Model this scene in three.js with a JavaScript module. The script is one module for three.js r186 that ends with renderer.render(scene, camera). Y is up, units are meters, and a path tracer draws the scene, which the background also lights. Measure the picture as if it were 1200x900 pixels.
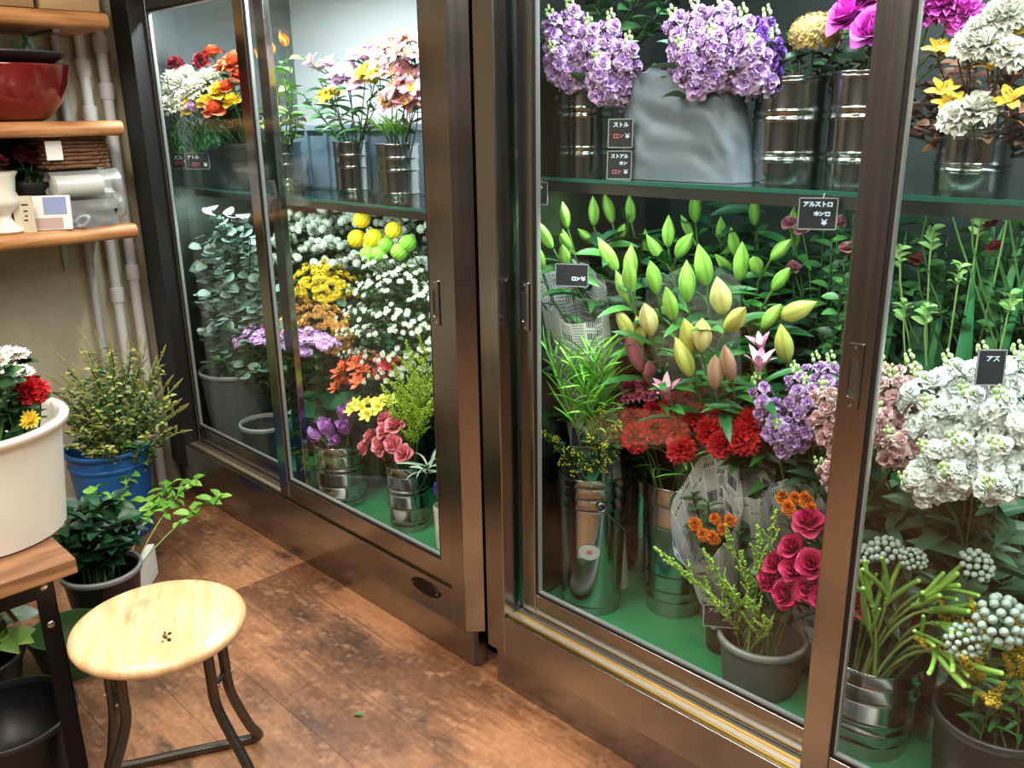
import * as THREE from 'three';
import { mergeGeometries } from 'three/addons/utils/BufferGeometryUtils.js';
import { RoundedBoxGeometry } from 'three/addons/geometries/RoundedBoxGeometry.js';
import { ImprovedNoise } from 'three/addons/math/ImprovedNoise.js';
import { RectAreaLightUniformsLib } from 'three/addons/lights/RectAreaLightUniformsLib.js';

// ---------------------------------------------------------------- camera, lights, exposure
const scene = new THREE.Scene();
scene.background = new THREE.Color(0x0a0a0b);
const camera = new THREE.PerspectiveCamera(47.66, 4 / 3, 0.05, 30);
camera.position.set(0, 1.45, 0);
camera.up.set(-0.19816, 0.95579, -0.21727);
camera.lookAt(-0.67912, 1.15628, -0.67269);
const renderer = new THREE.WebGLRenderer({ antialias: true });
renderer.toneMapping = THREE.LinearToneMapping;
renderer.toneMappingExposure = 1.0;
renderer.shadowMap.enabled = true;
RectAreaLightUniformsLib.init();
const ROOM_LIGHT = 37, ROOM_TINT = 0xfff5e8;      // ceiling fluorescent panels of the shop
const CASE_LIGHT = 150, CASE_TINT = 0xf1fbff;      // cold tubes inside the flower cases

// ---------------------------------------------------------------- helpers
const taken = new Map();
function numbered(name) {
  const n = taken.get(name) ?? 0; taken.set(name, n + 1);
  return n ? name + '_' + String(n).padStart(3, '0') : name;
}
function thing(name, meta, [x, y, z] = [0, 0, 0], turn = 0) {
  const o = new THREE.Group(); o.name = numbered(name); scene.add(o);
  o.position.set(x, y, z); o.rotation.y = turn;
  o.userData = { label: meta.label, category: meta.category, kind: 'thing' };
  if (meta.group) o.userData.group = meta.group;
  return o;
}
function structure(name) { const o = new THREE.Group(); o.name = name; o.userData.kind = 'structure'; scene.add(o); return o; }
function part(name, geometry, material, parent, pos, quat) {
  const m = new THREE.Mesh(geometry, material); m.name = name; m.castShadow = m.receiveShadow = true;
  if (pos) m.position.set(...pos); if (quat) m.quaternion.copy(quat);
  parent.add(m); return m;
}
function random(seed) {
  let s = seed >>> 0;
  return (a = 0, b = 1) => { s = (s + 0x6d2b79f5) | 0; let t = Math.imul(s ^ (s >>> 15), 1 | s); t = (t + Math.imul(t ^ (t >>> 7), 61 | t)) ^ t; return a + (b - a) * (((t ^ (t >>> 14)) >>> 0) / 4294967296); };
}
const noise = new ImprovedNoise();
const V = (x, y, z) => new THREE.Vector3(x, y, z);
const UP = V(0, 1, 0);
const box = (x0, x1, y0, y1, z0, z1) => new THREE.BoxGeometry(x1 - x0, y1 - y0, z1 - z0).translate((x0 + x1) / 2, (y0 + y1) / 2, (z0 + z1) / 2);
const rbox = (x0, x1, y0, y1, z0, z1, r = 0.003) => new RoundedBoxGeometry(x1 - x0, y1 - y0, z1 - z0, 2, r).translate((x0 + x1) / 2, (y0 + y1) / 2, (z0 + z1) / 2);
const lathe = (pts, seg = 40) => new THREE.LatheGeometry(pts.map(([r, y]) => new THREE.Vector2(r, y)), seg);
const pipe = (pts, r, seg = 24, rad = 8) => new THREE.TubeGeometry(new THREE.CatmullRomCurve3(pts.map((p) => V(...p)), false, 'centripetal'), seg, r, rad);
const rod = (a, b, r, rad = 8) => {
  const A = V(...a), B = V(...b), d = B.clone().sub(A), g = new THREE.CylinderGeometry(r, r, d.length(), rad);
  return g.applyQuaternion(new THREE.Quaternion().setFromUnitVectors(UP, d.clone().normalize())).translate(...A.add(B).multiplyScalar(0.5).toArray());
};
const merged = (list) => mergeGeometries(list.map((g) => { const n = g.index ? g.toNonIndexed() : g; for (const k of Object.keys(n.attributes)) if (!['position', 'normal', 'uv'].includes(k)) n.deleteAttribute(k); return n; }));
const toDir = (d, roll = 0) => new THREE.Quaternion().setFromUnitVectors(UP, d).multiply(new THREE.Quaternion().setFromAxisAngle(UP, roll));
function leafTurn(dir, up = UP) {          // leaf length along dir, its face towards up
  const y = dir.clone().normalize(), z = up.clone().addScaledVector(y, -up.dot(y));
  if (z.lengthSq() < 1e-4) z.set(1, 0, 0).addScaledVector(y, -y.x); z.normalize();
  return new THREE.Quaternion().setFromRotationMatrix(new THREE.Matrix4().makeBasis(y.clone().cross(z), y, z));
}

// ---- mesher for petals, leaves, stems: vertex colours hold pigment
class Mesher {
  constructor() { this.p = []; this.c = []; this.i = []; }
  grid(nu, nv, fn, col, m) {
    const o = this.p.length / 3, w = V(0, 0, 0);
    for (let b = 0; b <= nv; b++) for (let a = 0; a <= nu; a++) {
      w.set(...fn(a / nu, b / nv)); if (m) w.applyMatrix4(m);
      this.p.push(w.x, w.y, w.z);
      const k = typeof col === 'function' ? col(a / nu, b / nv) : col; this.c.push(k.r, k.g, k.b);
    }
    for (let b = 0; b < nv; b++) for (let a = 0; a < nu; a++) {
      const q = o + b * (nu + 1) + a; this.i.push(q, q + 1, q + nu + 2, q, q + nu + 2, q + nu + 1);
    }
    return this;
  }
  petal(m, L, W, o, col) {
    const { cup = 0, curl = 0, ruffle = 0, waves = 3, phase = 0, shape = 'round', n = [4, 3], teeth = 0 } = o;
    return this.grid(n[0], n[1], (a, v) => {
      const u = a * 2 - 1;
      const w = W * (shape === 'lance' ? Math.pow(Math.sin(Math.PI * Math.min(1, 0.03 + v * 0.97)), 0.75) : shape === 'fan' ? 0.18 + 0.82 * v : Math.pow(Math.sin(Math.PI * (0.1 + 0.75 * v)), 0.7));
      const k = curl * v, y = L * v * (shape === 'round' ? 1 - 0.13 * u * u * v : 1) * Math.cos(k * 0.5), z = L * v * Math.sin(k * 0.5);
      return [u * w * 0.5, y + teeth * L * v * v * (a * n[0] % 2 < 0.5 ? 0.5 : -0.5), z - cup * w * u * u + ruffle * L * v * v * Math.sin(u * waves + phase)];
    }, col, m);
  }
  ring(n, tilt, L, W, o, col, { y = 0, r = 0, phi = 0, rnd = null, wob = 0 } = {}) {
    for (let k = 0; k < n; k++) {
      const f = phi + (k / n) * Math.PI * 2, t = tilt + (rnd ? rnd(-wob, wob) : 0);
      const m = new THREE.Matrix4().makeRotationY(f).multiply(new THREE.Matrix4().makeTranslation(0, y, r)).multiply(new THREE.Matrix4().makeRotationX(t));
      const s = rnd ? rnd(0.88, 1.1) : 1, c = typeof col === 'function' ? col : rnd ? col.clone().multiplyScalar(rnd(0.86, 1.08)) : col;
      this.petal(m, L * s, W * s, rnd ? { ...o, phase: rnd(0, 6) } : o, c);
    }
    return this;
  }
  ball(cx, cy, cz, r, col, nu = 8, nv = 6, sq = 1, bump = 0) {
    return this.grid(nu, nv, (a, b) => {
      const t = a * Math.PI * 2, f = b * Math.PI, k = r * (1 + bump * Math.sin(t * 5 + b * 9) * Math.sin(f) * Math.cos(b * nv * Math.PI));
      return [cx + k * Math.sin(f) * Math.cos(t), cy + k * sq * -Math.cos(f), cz - k * Math.sin(f) * Math.sin(t)];
    }, col);
  }
  tube(curve, r0, r1, seg, rad, col) {
    const fr = curve.computeFrenetFrames(seg, false), q = V(0, 0, 0);
    return this.grid(rad, seg, (a, b) => {
      const k = Math.round(b * seg), r = r0 + (r1 - r0) * b, t = a * Math.PI * 2; curve.getPoint(b, q);
      const N = fr.normals[k], B = fr.binormals[k], c = Math.cos(t) * r, s = Math.sin(t) * r;
      return [q.x + N.x * c + B.x * s, q.y + N.y * c + B.y * s, q.z + N.z * c + B.z * s];
    }, col);
  }
  geometry() {
    const g = new THREE.BufferGeometry();
    g.setAttribute('position', new THREE.Float32BufferAttribute(this.p, 3)); g.setAttribute('color', new THREE.Float32BufferAttribute(this.c, 3));
    g.setIndex(this.i); g.computeVertexNormals(); return g;
  }
}
const C = (hex) => new THREE.Color(hex);

// ---------------------------------------------------------------- textures
function dataTexture(w, h, fn, srgb = true) {
  const d = new Uint8Array(w * h * 4);
  for (let y = 0; y < h; y++) for (let x = 0; x < w; x++) { const c = fn(x / w, y / h), o = (y * w + x) * 4; d[o] = c[0]; d[o + 1] = c[1]; d[o + 2] = c[2]; d[o + 3] = 255; }
  const t = new THREE.DataTexture(d, w, h, THREE.RGBAFormat); t.wrapS = t.wrapT = THREE.RepeatWrapping; t.magFilter = THREE.LinearFilter;
  if (srgb) t.colorSpace = THREE.SRGBColorSpace; t.needsUpdate = true; return t;
}
const fbm = (x, y, z, o = 4) => { let s = 0, a = 0.5; for (let k = 0; k < o; k++) { s += a * noise.noise(x, y, z + k * 7.3); x *= 2; y *= 2; a *= 0.5; } return s; };
const mix3 = (a, b, t) => a.map((v, k) => Math.max(0, Math.min(255, v + (b[k] - v) * t)));
const smooth = (a, b, x) => { const t = Math.max(0, Math.min(1, (x - a) / (b - a))); return t * t * (3 - 2 * t); };
const floorMap = dataTexture(1024, 1024, (u, v) => {          // 1 texture = 2.4 m: stained brown wood print
  const X = u * 2.4, Y = v * 2.4;
  const cloud = fbm(X * 2.2, Y * 3.6, 1.5, 5), grain = fbm(X * 9, Y * 70, 4.2, 3), scuff = fbm(X * 14, Y * 22, 9.1, 4), fleck = fbm(X * 55, Y * 60, 3.3, 2);
  let c = mix3([112, 74, 50], [176, 124, 86], smooth(-0.3, 0.3, cloud + grain * 0.35));
  c = mix3(c, [66, 48, 39], smooth(0.04, 0.5, fbm(X * 3 + 9, Y * 5 + 3, 6.6, 5) + grain * 0.3 + scuff * 0.25) * 0.85);
  c = mix3(c, [186, 142, 106], smooth(0.1, 0.4, scuff + fleck * 0.4) * 0.45);
  return c.map((k) => k + fleck * 26);
});
const floorBump = dataTexture(512, 512, (u, v) => { const g = 128 + 90 * fbm(u * 22, v * 140, 2, 3) + 50 * fbm(u * 60, v * 60, 5, 2); return [g, g, g]; }, false);
const brushed = dataTexture(256, 256, (u, v) => { const g = 128 + 70 * noise.noise(u * 90, v * 3, 1) + 50 * noise.noise(u * 30, v * 2, 8); return [g, g, g]; }, false);
const steelRough = dataTexture(256, 256, (u, v) => { const g = 150 + 80 * fbm(u * 5, v * 4, 3, 4) + 26 * noise.noise(u * 80, v * 2, 8); return [g, g, g]; }, false);
const woodLight = dataTexture(512, 512, (u, v) => { const g = fbm(u * 3, v * 26, 2.7, 4), b = fbm(u * 4, v * 4, 7, 3); return mix3(mix3([208, 168, 118], [232, 202, 156], smooth(-0.4, 0.4, g + b * 0.5)), [150, 118, 84], smooth(0.12, 0.42, fbm(u * 5 + 3, v * 16, 4.4, 4)) * 0.5); });
const woodShelf = dataTexture(512, 128, (u, v) => { const g = fbm(u * 4, v * 18, 5.7, 4); return mix3([150, 98, 56], [202, 146, 92], smooth(-0.35, 0.35, g)); });
const woodTable = dataTexture(512, 128, (u, v) => { const g = fbm(u * 5, v * 30, 1.7, 4); return mix3([116, 78, 50], [168, 122, 84], smooth(-0.35, 0.35, g)); });
const wallMap = dataTexture(256, 256, (u, v) => { const g = fbm(u * 7, v * 7, 5, 4) * 16, k = fbm(u * 60, v * 60, 1, 2) * 8; return [168 + g + k, 160 + g + k, 136 + g * 0.9 + k]; });
const wickerMap = dataTexture(256, 256, (u, v) => { const g = fbm(u * 30, v * 60, 3, 3); return mix3([62, 38, 22], [150, 104, 66], smooth(-0.3, 0.35, g)); });
function canvasTexture(w, h, draw) {
  const c = document.createElement('canvas'); c.width = w; c.height = h; draw(c.getContext('2d'), w, h);
  const t = new THREE.CanvasTexture(c); t.colorSpace = THREE.SRGBColorSpace; t.wrapS = t.wrapT = THREE.RepeatWrapping; return t;
}
const newsMap = canvasTexture(1024, 512, (g, w, h) => {       // columns of newsprint
  const r = random(77); g.fillStyle = '#d3d8d8'; g.fillRect(0, 0, w, h);
  for (let col = 0; col < 8; col++) {
    const x0 = col * 128 + 6; let y = 8;
    while (y < h - 10) {
      const k = r();
      if (k < 0.06) { g.fillStyle = '#2b2f36'; for (let s = 0; s < 5; s++) g.fillRect(x0 + s * 22 + r(0, 3), y, r(8, 17), 17); y += 24; }
      else if (k < 0.09) { g.fillStyle = '#6f757a'; g.fillRect(x0, y, 112, 46); g.fillStyle = '#474c52'; g.fillRect(x0 + 20, y + 8, 40, 34); y += 54; }
      else { g.fillStyle = '#6e7276'; for (let x = x0; x < x0 + 112;) { const q = r(3, 9); g.fillRect(x, y, q, 3.2); x += q + 2; } y += 7; }
    }
  }
});

// ---------------------------------------------------------------- materials
const std = (color, roughness = 0.6, metalness = 0, o = {}) => new THREE.MeshStandardMaterial({ color, roughness, metalness, ...o });
const phys = (o) => new THREE.MeshPhysicalMaterial(o);
const M = {
  floor: std(0xffffff, 0.42, 0, { map: floorMap, bumpMap: floorBump, bumpScale: 0.0006 }),
  wall: std(0xffffff, 0.85, 0, { map: wallMap }), ceiling: std(0xd8d6d0, 0.9), farWall: std(0x5c5650, 0.7), sideWall: std(0x635c54, 0.8), backRoom: std(0x3d3a36, 0.9),
  steel: std(0xa0a19e, 0.34, 1, { roughnessMap: steelRough, bumpMap: brushed, bumpScale: 0.00004 }),
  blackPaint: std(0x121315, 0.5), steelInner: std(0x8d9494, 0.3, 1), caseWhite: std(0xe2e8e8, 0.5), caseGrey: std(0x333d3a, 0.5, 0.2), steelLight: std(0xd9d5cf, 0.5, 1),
  gold: std(0xc9a558, 0.3, 1), rubber: std(0x0b0b0c, 0.6), bead: std(0xaab0b0, 0.35, 0.6), greenMat: std(0x2f8a58, 0.5), darkMat: std(0x2f8a58, 0.5),
  glass: phys({ color: 0xf4faf8, roughness: 0.0, transmission: 1, thickness: 0, ior: 1.5, side: THREE.DoubleSide }),
  shelfGlass: phys({ color: 0xd8eee6, roughness: 0.02, transmission: 1, thickness: 0, ior: 1.5 }), glassEdge: std(0x2f6a5c, 0.25),
  galv: std(0xa7acad, 0.27, 1, { roughnessMap: steelRough }), wire: std(0x9a9c9c, 0.3, 1),
  whitePlastic: phys({ color: 0xefece2, roughness: 0.4 }), bluePlastic: std(0x1c5a9c, 0.42), blackPlastic: std(0x121314, 0.4), greyPlastic: std(0x4d5052, 0.45), paleGrey: std(0x7f8884, 0.5), greenPlastic: std(0x3c5a2c, 0.5),
  blueGrey: std(0x6f8494, 0.45), rimGrey: std(0x8e9291, 0.4), darkGrey: std(0x2a2e2f, 0.45),
  seat: phys({ color: 0xffffff, map: woodLight, roughness: 0.35, clearcoat: 0.35, clearcoatRoughness: 0.25 }), tube: std(0x5c5853, 0.36, 0.9), bolt: std(0xb8b8b6, 0.3, 1), blackSteel: std(0x17181a, 0.4, 0.6), stain: std(0x5a4a26, 0.7),
  shelfWood: std(0xffffff, 0.4, 0, { map: woodShelf }), tableWood: std(0xffffff, 0.5, 0, { map: woodTable }), crate: std(0x8d6c48, 0.8), cardboard: std(0xa98a62, 0.85),
  redGlaze: phys({ color: 0x74121a, roughness: 0.22, clearcoat: 0.8 }), greyGlaze: std(0x4d474b, 0.4), ceramic: phys({ color: 0xe3ddcf, roughness: 0.3, clearcoat: 0.4 }), pipe: std(0xc9c8c4, 0.5), pipe2: std(0xa9a8a6, 0.5),
  wicker: std(0xffffff, 0.8, 0, { map: wickerMap }), paper: std(0xe8e6de, 0.8), cream: std(0xcfc6ac, 0.8), bluePrint: std(0x8593b8, 0.6), pinkPrint: std(0xb49a92, 0.6), ribbon: std(0x9aa4b4, 0.4),
  bagFilm: phys({ color: 0xf2f3f2, roughness: 0.2, transmission: 0.82, thickness: 0, side: THREE.DoubleSide }), greenGlass: phys({ color: 0xa9d9c4, roughness: 0.05, transmission: 0.9, thickness: 0 }),
  film: phys({ color: 0xf6fafa, roughness: 0.06, transmission: 0.94, thickness: 0, side: THREE.DoubleSide }),
  news: std(0xffffff, 0.85, 0, { map: newsMap, side: THREE.DoubleSide }), greyWrap: std(0x6c7780, 0.5, 0, { side: THREE.DoubleSide }),
  petal: std(0xffffff, 0.62, 0, { vertexColors: true, side: THREE.DoubleSide }), leaf: std(0xffffff, 0.42, 0, { vertexColors: true, side: THREE.DoubleSide }),
  stem: std(0x4a7236, 0.6), stemDark: std(0x2f4a2b, 0.6), stemPale: std(0x86a75c, 0.6), twig: std(0x5b4534, 0.8), chalk: std(0x17181b, 0.7), lamp: std(0xffffff, 0.5, 0, { emissive: 0xf4faff, emissiveIntensity: 5 }), roomLamp: std(0xffffff, 0.5, 0, { emissive: 0xfff2e0, emissiveIntensity: 4 }),
};

// ---------------------------------------------------------------- the room
{
  const floor = structure('floor');
  part('subfloor', box(-3.55, 1.7, -0.12, -0.006, -2.25, 1.9), std(0x1c1410, 0.9), floor);
  const W = 0.182, L = 1.22, rnd = random(5);
  const plankShape = (cx, cz) => {                                        // plank: chamfered long edges; the print runs on with a small shift from plank to plank
    const s = new THREE.Shape([[-W / 2 + 0.0004, -0.006], [W / 2 - 0.0004, -0.006], [W / 2 - 0.0004, -0.0006], [W / 2 - 0.0008, 0], [-W / 2 + 0.0008, 0], [-W / 2 + 0.0004, -0.0006]].map(([a, b]) => new THREE.Vector2(a, b)));
    const g = new THREE.ExtrudeGeometry(s, { depth: L - 0.001, bevelEnabled: false }).translate(0, 0, -L / 2).rotateY(Math.PI / 2);
    const p = g.attributes.position, uv = g.attributes.uv, ou = cx / 2.4 + rnd(-0.012, 0.012), ov = cz / 2.4 + rnd(-0.006, 0.006);
    for (let i = 0; i < p.count; i++) uv.setXY(i, p.getX(i) / 2.4 + ou, p.getZ(i) / 2.4 + ov);
    return g;
  };
  let row = 0;
  for (let z = -1.46; z < 1.85; z += W, row++) for (let x = -3.43 - (row % 3) * 0.41; x < 1.65; x += L)
    part('plank', plankShape(x + L / 2, z + W / 2), M.floor, floor, [x + L / 2, 0, z + W / 2]);
  const plane = (name, g, m) => { const s = structure(name); part('plaster', g, m, s); return s; };
  const wl = box(-3.55, -3.43, 0, 2.5, -2.25, 1.9); for (let i = 0; i < wl.attributes.uv.count; i++) wl.attributes.uv.setXY(i, wl.attributes.position.getZ(i), wl.attributes.position.getY(i));
  plane('wall_left', wl, M.wall); plane('wall_back', box(-3.43, 1.6, 0, 2.5, -2.25, -2.13), M.backRoom);
  plane('wall_right', box(1.6, 1.72, 0, 2.5, -2.25, 1.9), M.sideWall); plane('wall_front', box(-3.43, 1.6, 0, 2.5, 1.8, 1.92), M.farWall);
  plane('ceiling', box(-3.55, 1.72, 2.5, 2.6, -2.25, 1.92), M.ceiling);
}
function ceilingLamp(x, z, w, d, label) {
  const t = thing('ceiling_light', { label, category: 'light' }, [x, 2.5, z]);
  part('housing', merged([box(-w / 2 - 0.02, w / 2 + 0.02, -0.05, 0, -d / 2 - 0.02, -d / 2), box(-w / 2 - 0.02, w / 2 + 0.02, -0.05, 0, d / 2, d / 2 + 0.02), box(-w / 2 - 0.02, -w / 2, -0.05, 0, -d / 2, d / 2), box(w / 2, w / 2 + 0.02, -0.05, 0, -d / 2, d / 2)]), M.ceiling, t);
  part('diffuser', box(-w / 2, w / 2, -0.04, -0.03, -d / 2, d / 2), M.roomLamp, t);
  const l = new THREE.RectAreaLight(ROOM_TINT, ROOM_LIGHT, w, d); l.position.set(0, -0.052, 0); l.rotation.x = -Math.PI / 2; l.castShadow = true; t.add(l);
}
ceilingLamp(-1.75, -0.35, 1.2, 0.3, 'long white ceiling light above the round stool');
ceilingLamp(0.2, -0.1, 1.2, 0.3, 'long white ceiling light before the lily case');
ceilingLamp(-1.0, 1.1, 1.2, 0.3, 'long white ceiling light above the back of the shop');

// ---------------------------------------------------------------- the two flower cases
const FRONT = -1.35, BACK = -2.08, SILL = 0.227, TOE = 0.12, TOP = 2.06, HEAD = 1.875, DECK = 0.2;
function flowerCase(meta, x0, x1, o) {
  const t = thing('flower_display_case', meta, [x0, 0, FRONT]);
  const w = x1 - x0, D = BACK - FRONT, add = (name, a, b, c, d, e, f, m = M.steel, r) => part(name, r ? rbox(a, b, c, d, e, f, r) : box(a, b, c, d, e, f), m, t);
  const lp = o.leftPost, rp = o.rightPost;
  add('front_panel', lp, w - rp, TOE, SILL, -0.02, 0, M.steel, 0.002);
  add('toe_kick', 0.012, w - 0.03, 0.004, TOE - 0.004, -0.04, -0.022);
  add('sill', lp, w - rp, SILL - 0.012, SILL, -0.105, -0.02, M.steelLight);
  for (const z of [-0.014, -0.04]) add('track_rail', lp + 0.004, w - rp - 0.004, SILL, SILL + 0.006, z - 0.0025, z + 0.0025, M.gold, 0.0015);
  add('corner_post', 0, lp, TOE, TOP, -0.06, 0, o.dark ? M.blackPaint : M.steel, 0.003);
  if (o.chamfer) {
    const k = 0.036, s = new THREE.Shape([[0, 0], [rp - k, 0], [rp, k], [rp, 0.08], [0, 0.08]].map(([a, b]) => new THREE.Vector2(a, b)));
    part('corner_post', new THREE.ExtrudeGeometry(s, { depth: TOP - TOE, bevelEnabled: false }).rotateX(-Math.PI / 2).translate(w - rp, TOE, 0), M.steel, t);
    add('foot', w - 0.048, w - 0.022, 0, TOE, -0.06, -0.03);
  } else add('corner_post', w - rp, w, TOE, TOP, -0.06, 0, M.steel, 0.003);
  add('header', lp, w - rp, HEAD, TOP, -0.06, 0, M.steel, 0.003);
  add('side_panel', 0.004, 0.022, 0.06, TOP, D, -0.06, M.steel); add('side_lining', 0.022, 0.026, DECK, TOP - 0.06, D + 0.02, -0.1, M.steelInner);
  add('side_panel', w - 0.022, w - 0.004, 0.06, TOP, D, -0.08, M.steel); add('side_lining', w - 0.026, w - 0.022, DECK, TOP - 0.06, D + 0.02, -0.1, M.steelInner);
  add('back_panel', 0.022, w - 0.022, 0.06, TOP, D, D + 0.02, o.backing);
  if (o.lower) add('shade_panel', 0.026, w - 0.026, DECK, o.lower, D + 0.02, D + 0.023, M.caseGrey);  // added dark sheet: paints the shade between the flowers below the shelf
  add('roof', 0.004, w - 0.004, TOP - 0.03, TOP, D, -0.06); add('inner_ceiling', 0.03, w - 0.03, TOP - 0.07, TOP - 0.032, D + 0.02, -0.1, M.caseWhite);
  add('base_deck', 0.022, w - 0.022, 0.06, DECK - 0.01, D + 0.02, -0.106, M.caseGrey);
  add('floor_mat', 0.03, w - 0.03, DECK - 0.01, DECK, D + 0.025, -0.106, M.greenMat);
  return t;
}
function caseTube(parent, x0, x1, y, z, k = 1) {             // fluorescent tube with its batten
  const f = part('tube_batten', rbox(x0, x1, y + 0.02, y + 0.05, z - 0.03, z + 0.03), M.caseWhite, parent);
  part('fluorescent_tube', new THREE.CylinderGeometry(0.014, 0.014, x1 - x0 - 0.06, 16).rotateZ(Math.PI / 2).translate((x0 + x1) / 2, y, z), M.lamp, f);
  const l = new THREE.RectAreaLight(CASE_TINT, CASE_LIGHT * k, x1 - x0 - 0.06, 0.03); l.position.set((x0 + x1) / 2, y - 0.018, z); l.rotation.x = -Math.PI / 2; l.castShadow = true; parent.add(l);
}
function shelfStrip(parent, x0, x1, y, z, k) {             // slim light strip under a shelf edge, behind a steel lip
  const f = part('strip_housing', merged([box(x0, x1, y - 0.005, y - 0.0005, z - 0.034, z), box(x0, x1, y - 0.022, y - 0.005, z - 0.003, z)]), M.steelInner, parent);
  part('light_strip', box(x0 + 0.03, x1 - 0.03, y - 0.011, y - 0.005, z - 0.024, z - 0.012), M.lamp, f);
  const l = new THREE.RectAreaLight(CASE_TINT, CASE_LIGHT * k, x1 - x0 - 0.06, 0.02); l.position.set((x0 + x1) / 2, y - 0.013, z - 0.018); l.rotation.x = -Math.PI / 2; l.castShadow = true; parent.add(l);
}
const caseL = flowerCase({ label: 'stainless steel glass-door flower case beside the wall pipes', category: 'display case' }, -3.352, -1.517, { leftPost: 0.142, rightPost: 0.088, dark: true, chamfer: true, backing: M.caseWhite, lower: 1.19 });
const caseR = flowerCase({ label: 'stainless steel glass-door flower case with the lilies and stocks', category: 'display case' }, -1.468, 0.34, { leftPost: 0.064, rightPost: 0.06, backing: M.caseGrey });
caseTube(caseL, 0.2, 1.7, 1.9, -0.13, 1.35); caseTube(caseR, 0.2, 1.7, 1.9, -0.13, 0.95);
{ // oval maker's plate on the left case: dark, two small screws
  const s = new THREE.Shape(); s.absellipse(0, 0, 0.062, 0.02, 0, Math.PI * 2);
  const p = part('name_plate', new THREE.ExtrudeGeometry(s, { depth: 0.003, bevelEnabled: true, bevelSize: 0.001, bevelThickness: 0.001, bevelSegments: 1, curveSegments: 32 }), std(0x1d1512, 0.4, 0.6), caseL, [1.633, 0.188, 0.0005]);
  for (const q of [-0.052, 0.052]) part('screw', new THREE.CylinderGeometry(0.003, 0.003, 0.002, 10).rotateX(Math.PI / 2), M.bolt, p, [q, 0, 0.005]);
}
// sliding doors: local x = 0 at the left edge, z = 0 at the front face
function slidingDoor(meta, x, z, w, stiles, handles) {
  const t = thing('sliding_glass_door', meta, [x, SILL + 0.0065, z]);
  const H = HEAD - SILL - 0.012, [ls, rs] = stiles, br = 0.062, tr = 0.05, T = 0.024, m = M.steel;
  part('stile', rbox(0, ls, 0, H, -T, 0, 0.003), m, t); part('stile', rbox(w - rs, w, 0, H, -T, 0, 0.003), m, t);
  part('bottom_rail', rbox(ls, w - rs, 0, br, -T, -0.001, 0.003), m, t); part('top_rail', rbox(ls, w - rs, H - tr, H, -T, -0.001, 0.003), m, t);
  const fr = (a, b, c, d, k, z0, z1) => merged([box(a, a + k, c, d, z0, z1), box(b - k, b, c, d, z0, z1), box(a + k, b - k, c, c + k, z0, z1), box(a + k, b - k, d - k, d, z0, z1)]);
  part('gasket', fr(ls, w - rs, br, H - tr, 0.006, -0.018, -0.003), M.rubber, t);
  part('glazing_bead', fr(ls + 0.006, w - rs - 0.006, br + 0.006, H - tr - 0.006, 0.004, -0.016, -0.006), M.bead, t);
  part('glass_pane', new THREE.PlaneGeometry(w - ls - rs - 0.02, H - br - tr - 0.02).translate(w / 2 + (ls - rs) / 2, (br + H - tr) / 2, -0.012), M.glass, t);
  for (const [hx, hy] of handles) {
    const s = new THREE.Shape(), rr = (sh, a, b, r) => { sh.moveTo(-a + r, -b); sh.lineTo(a - r, -b); sh.quadraticCurveTo(a, -b, a, -b + r); sh.lineTo(a, b - r); sh.quadraticCurveTo(a, b, a - r, b); sh.lineTo(-a + r, b); sh.quadraticCurveTo(-a, b, -a, b - r); sh.lineTo(-a, -b + r); sh.quadraticCurveTo(-a, -b, -a + r, -b); };
    rr(s, 0.0125, 0.056, 0.003); const hole = new THREE.Path(); rr(hole, 0.0085, 0.036, 0.008); s.holes.push(hole);
    const p = part('finger_pull', new THREE.ExtrudeGeometry(s, { depth: 0.003, bevelEnabled: true, bevelSize: 0.0008, bevelThickness: 0.0008, bevelSegments: 1 }), M.steel, t, [hx, hy, 0.0003]);
    part('finger_cup', new Mesher().grid(6, 10, (u, v) => { const a = u * 2 - 1, b = v * 2 - 1; return [a * 0.009, b * 0.037, 0.0006 + 0.003 * Math.pow(Math.abs(b), 3) * (b < 0 ? 1 : 0.3)]; }, C(0xffffff)).geometry(), M.steelInner, p);
    for (const q of [-0.05, 0.05]) part('screw', new THREE.CylinderGeometry(0.0028, 0.0028, 0.002, 10).rotateX(Math.PI / 2), M.bolt, p, [0, q, 0.0042]);
  }
  return t;
}
slidingDoor({ label: 'sliding glass door next to the black corner post, on the rear track', category: 'door' }, -3.208, -1.402, 0.8, [0.02, 0.05], []);
slidingDoor({ label: 'sliding glass door over the oval name plate, on the front track', category: 'door' }, -2.498, -1.356, 0.893, [0.056, 0.05], [[0.868, 0.78]]);
slidingDoor({ label: 'sliding glass door in front of the lilies, behind the bare gold rails', category: 'door' }, -1.388, -1.402, 0.83, [0.044, 0.05], [[0.021, 0.8]]);
slidingDoor({ label: 'sliding glass door in front of the white stocks', category: 'door' }, -0.602, -1.362, 0.88, [0.054, 0.05], [[0.026, 0.8]]);
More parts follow.
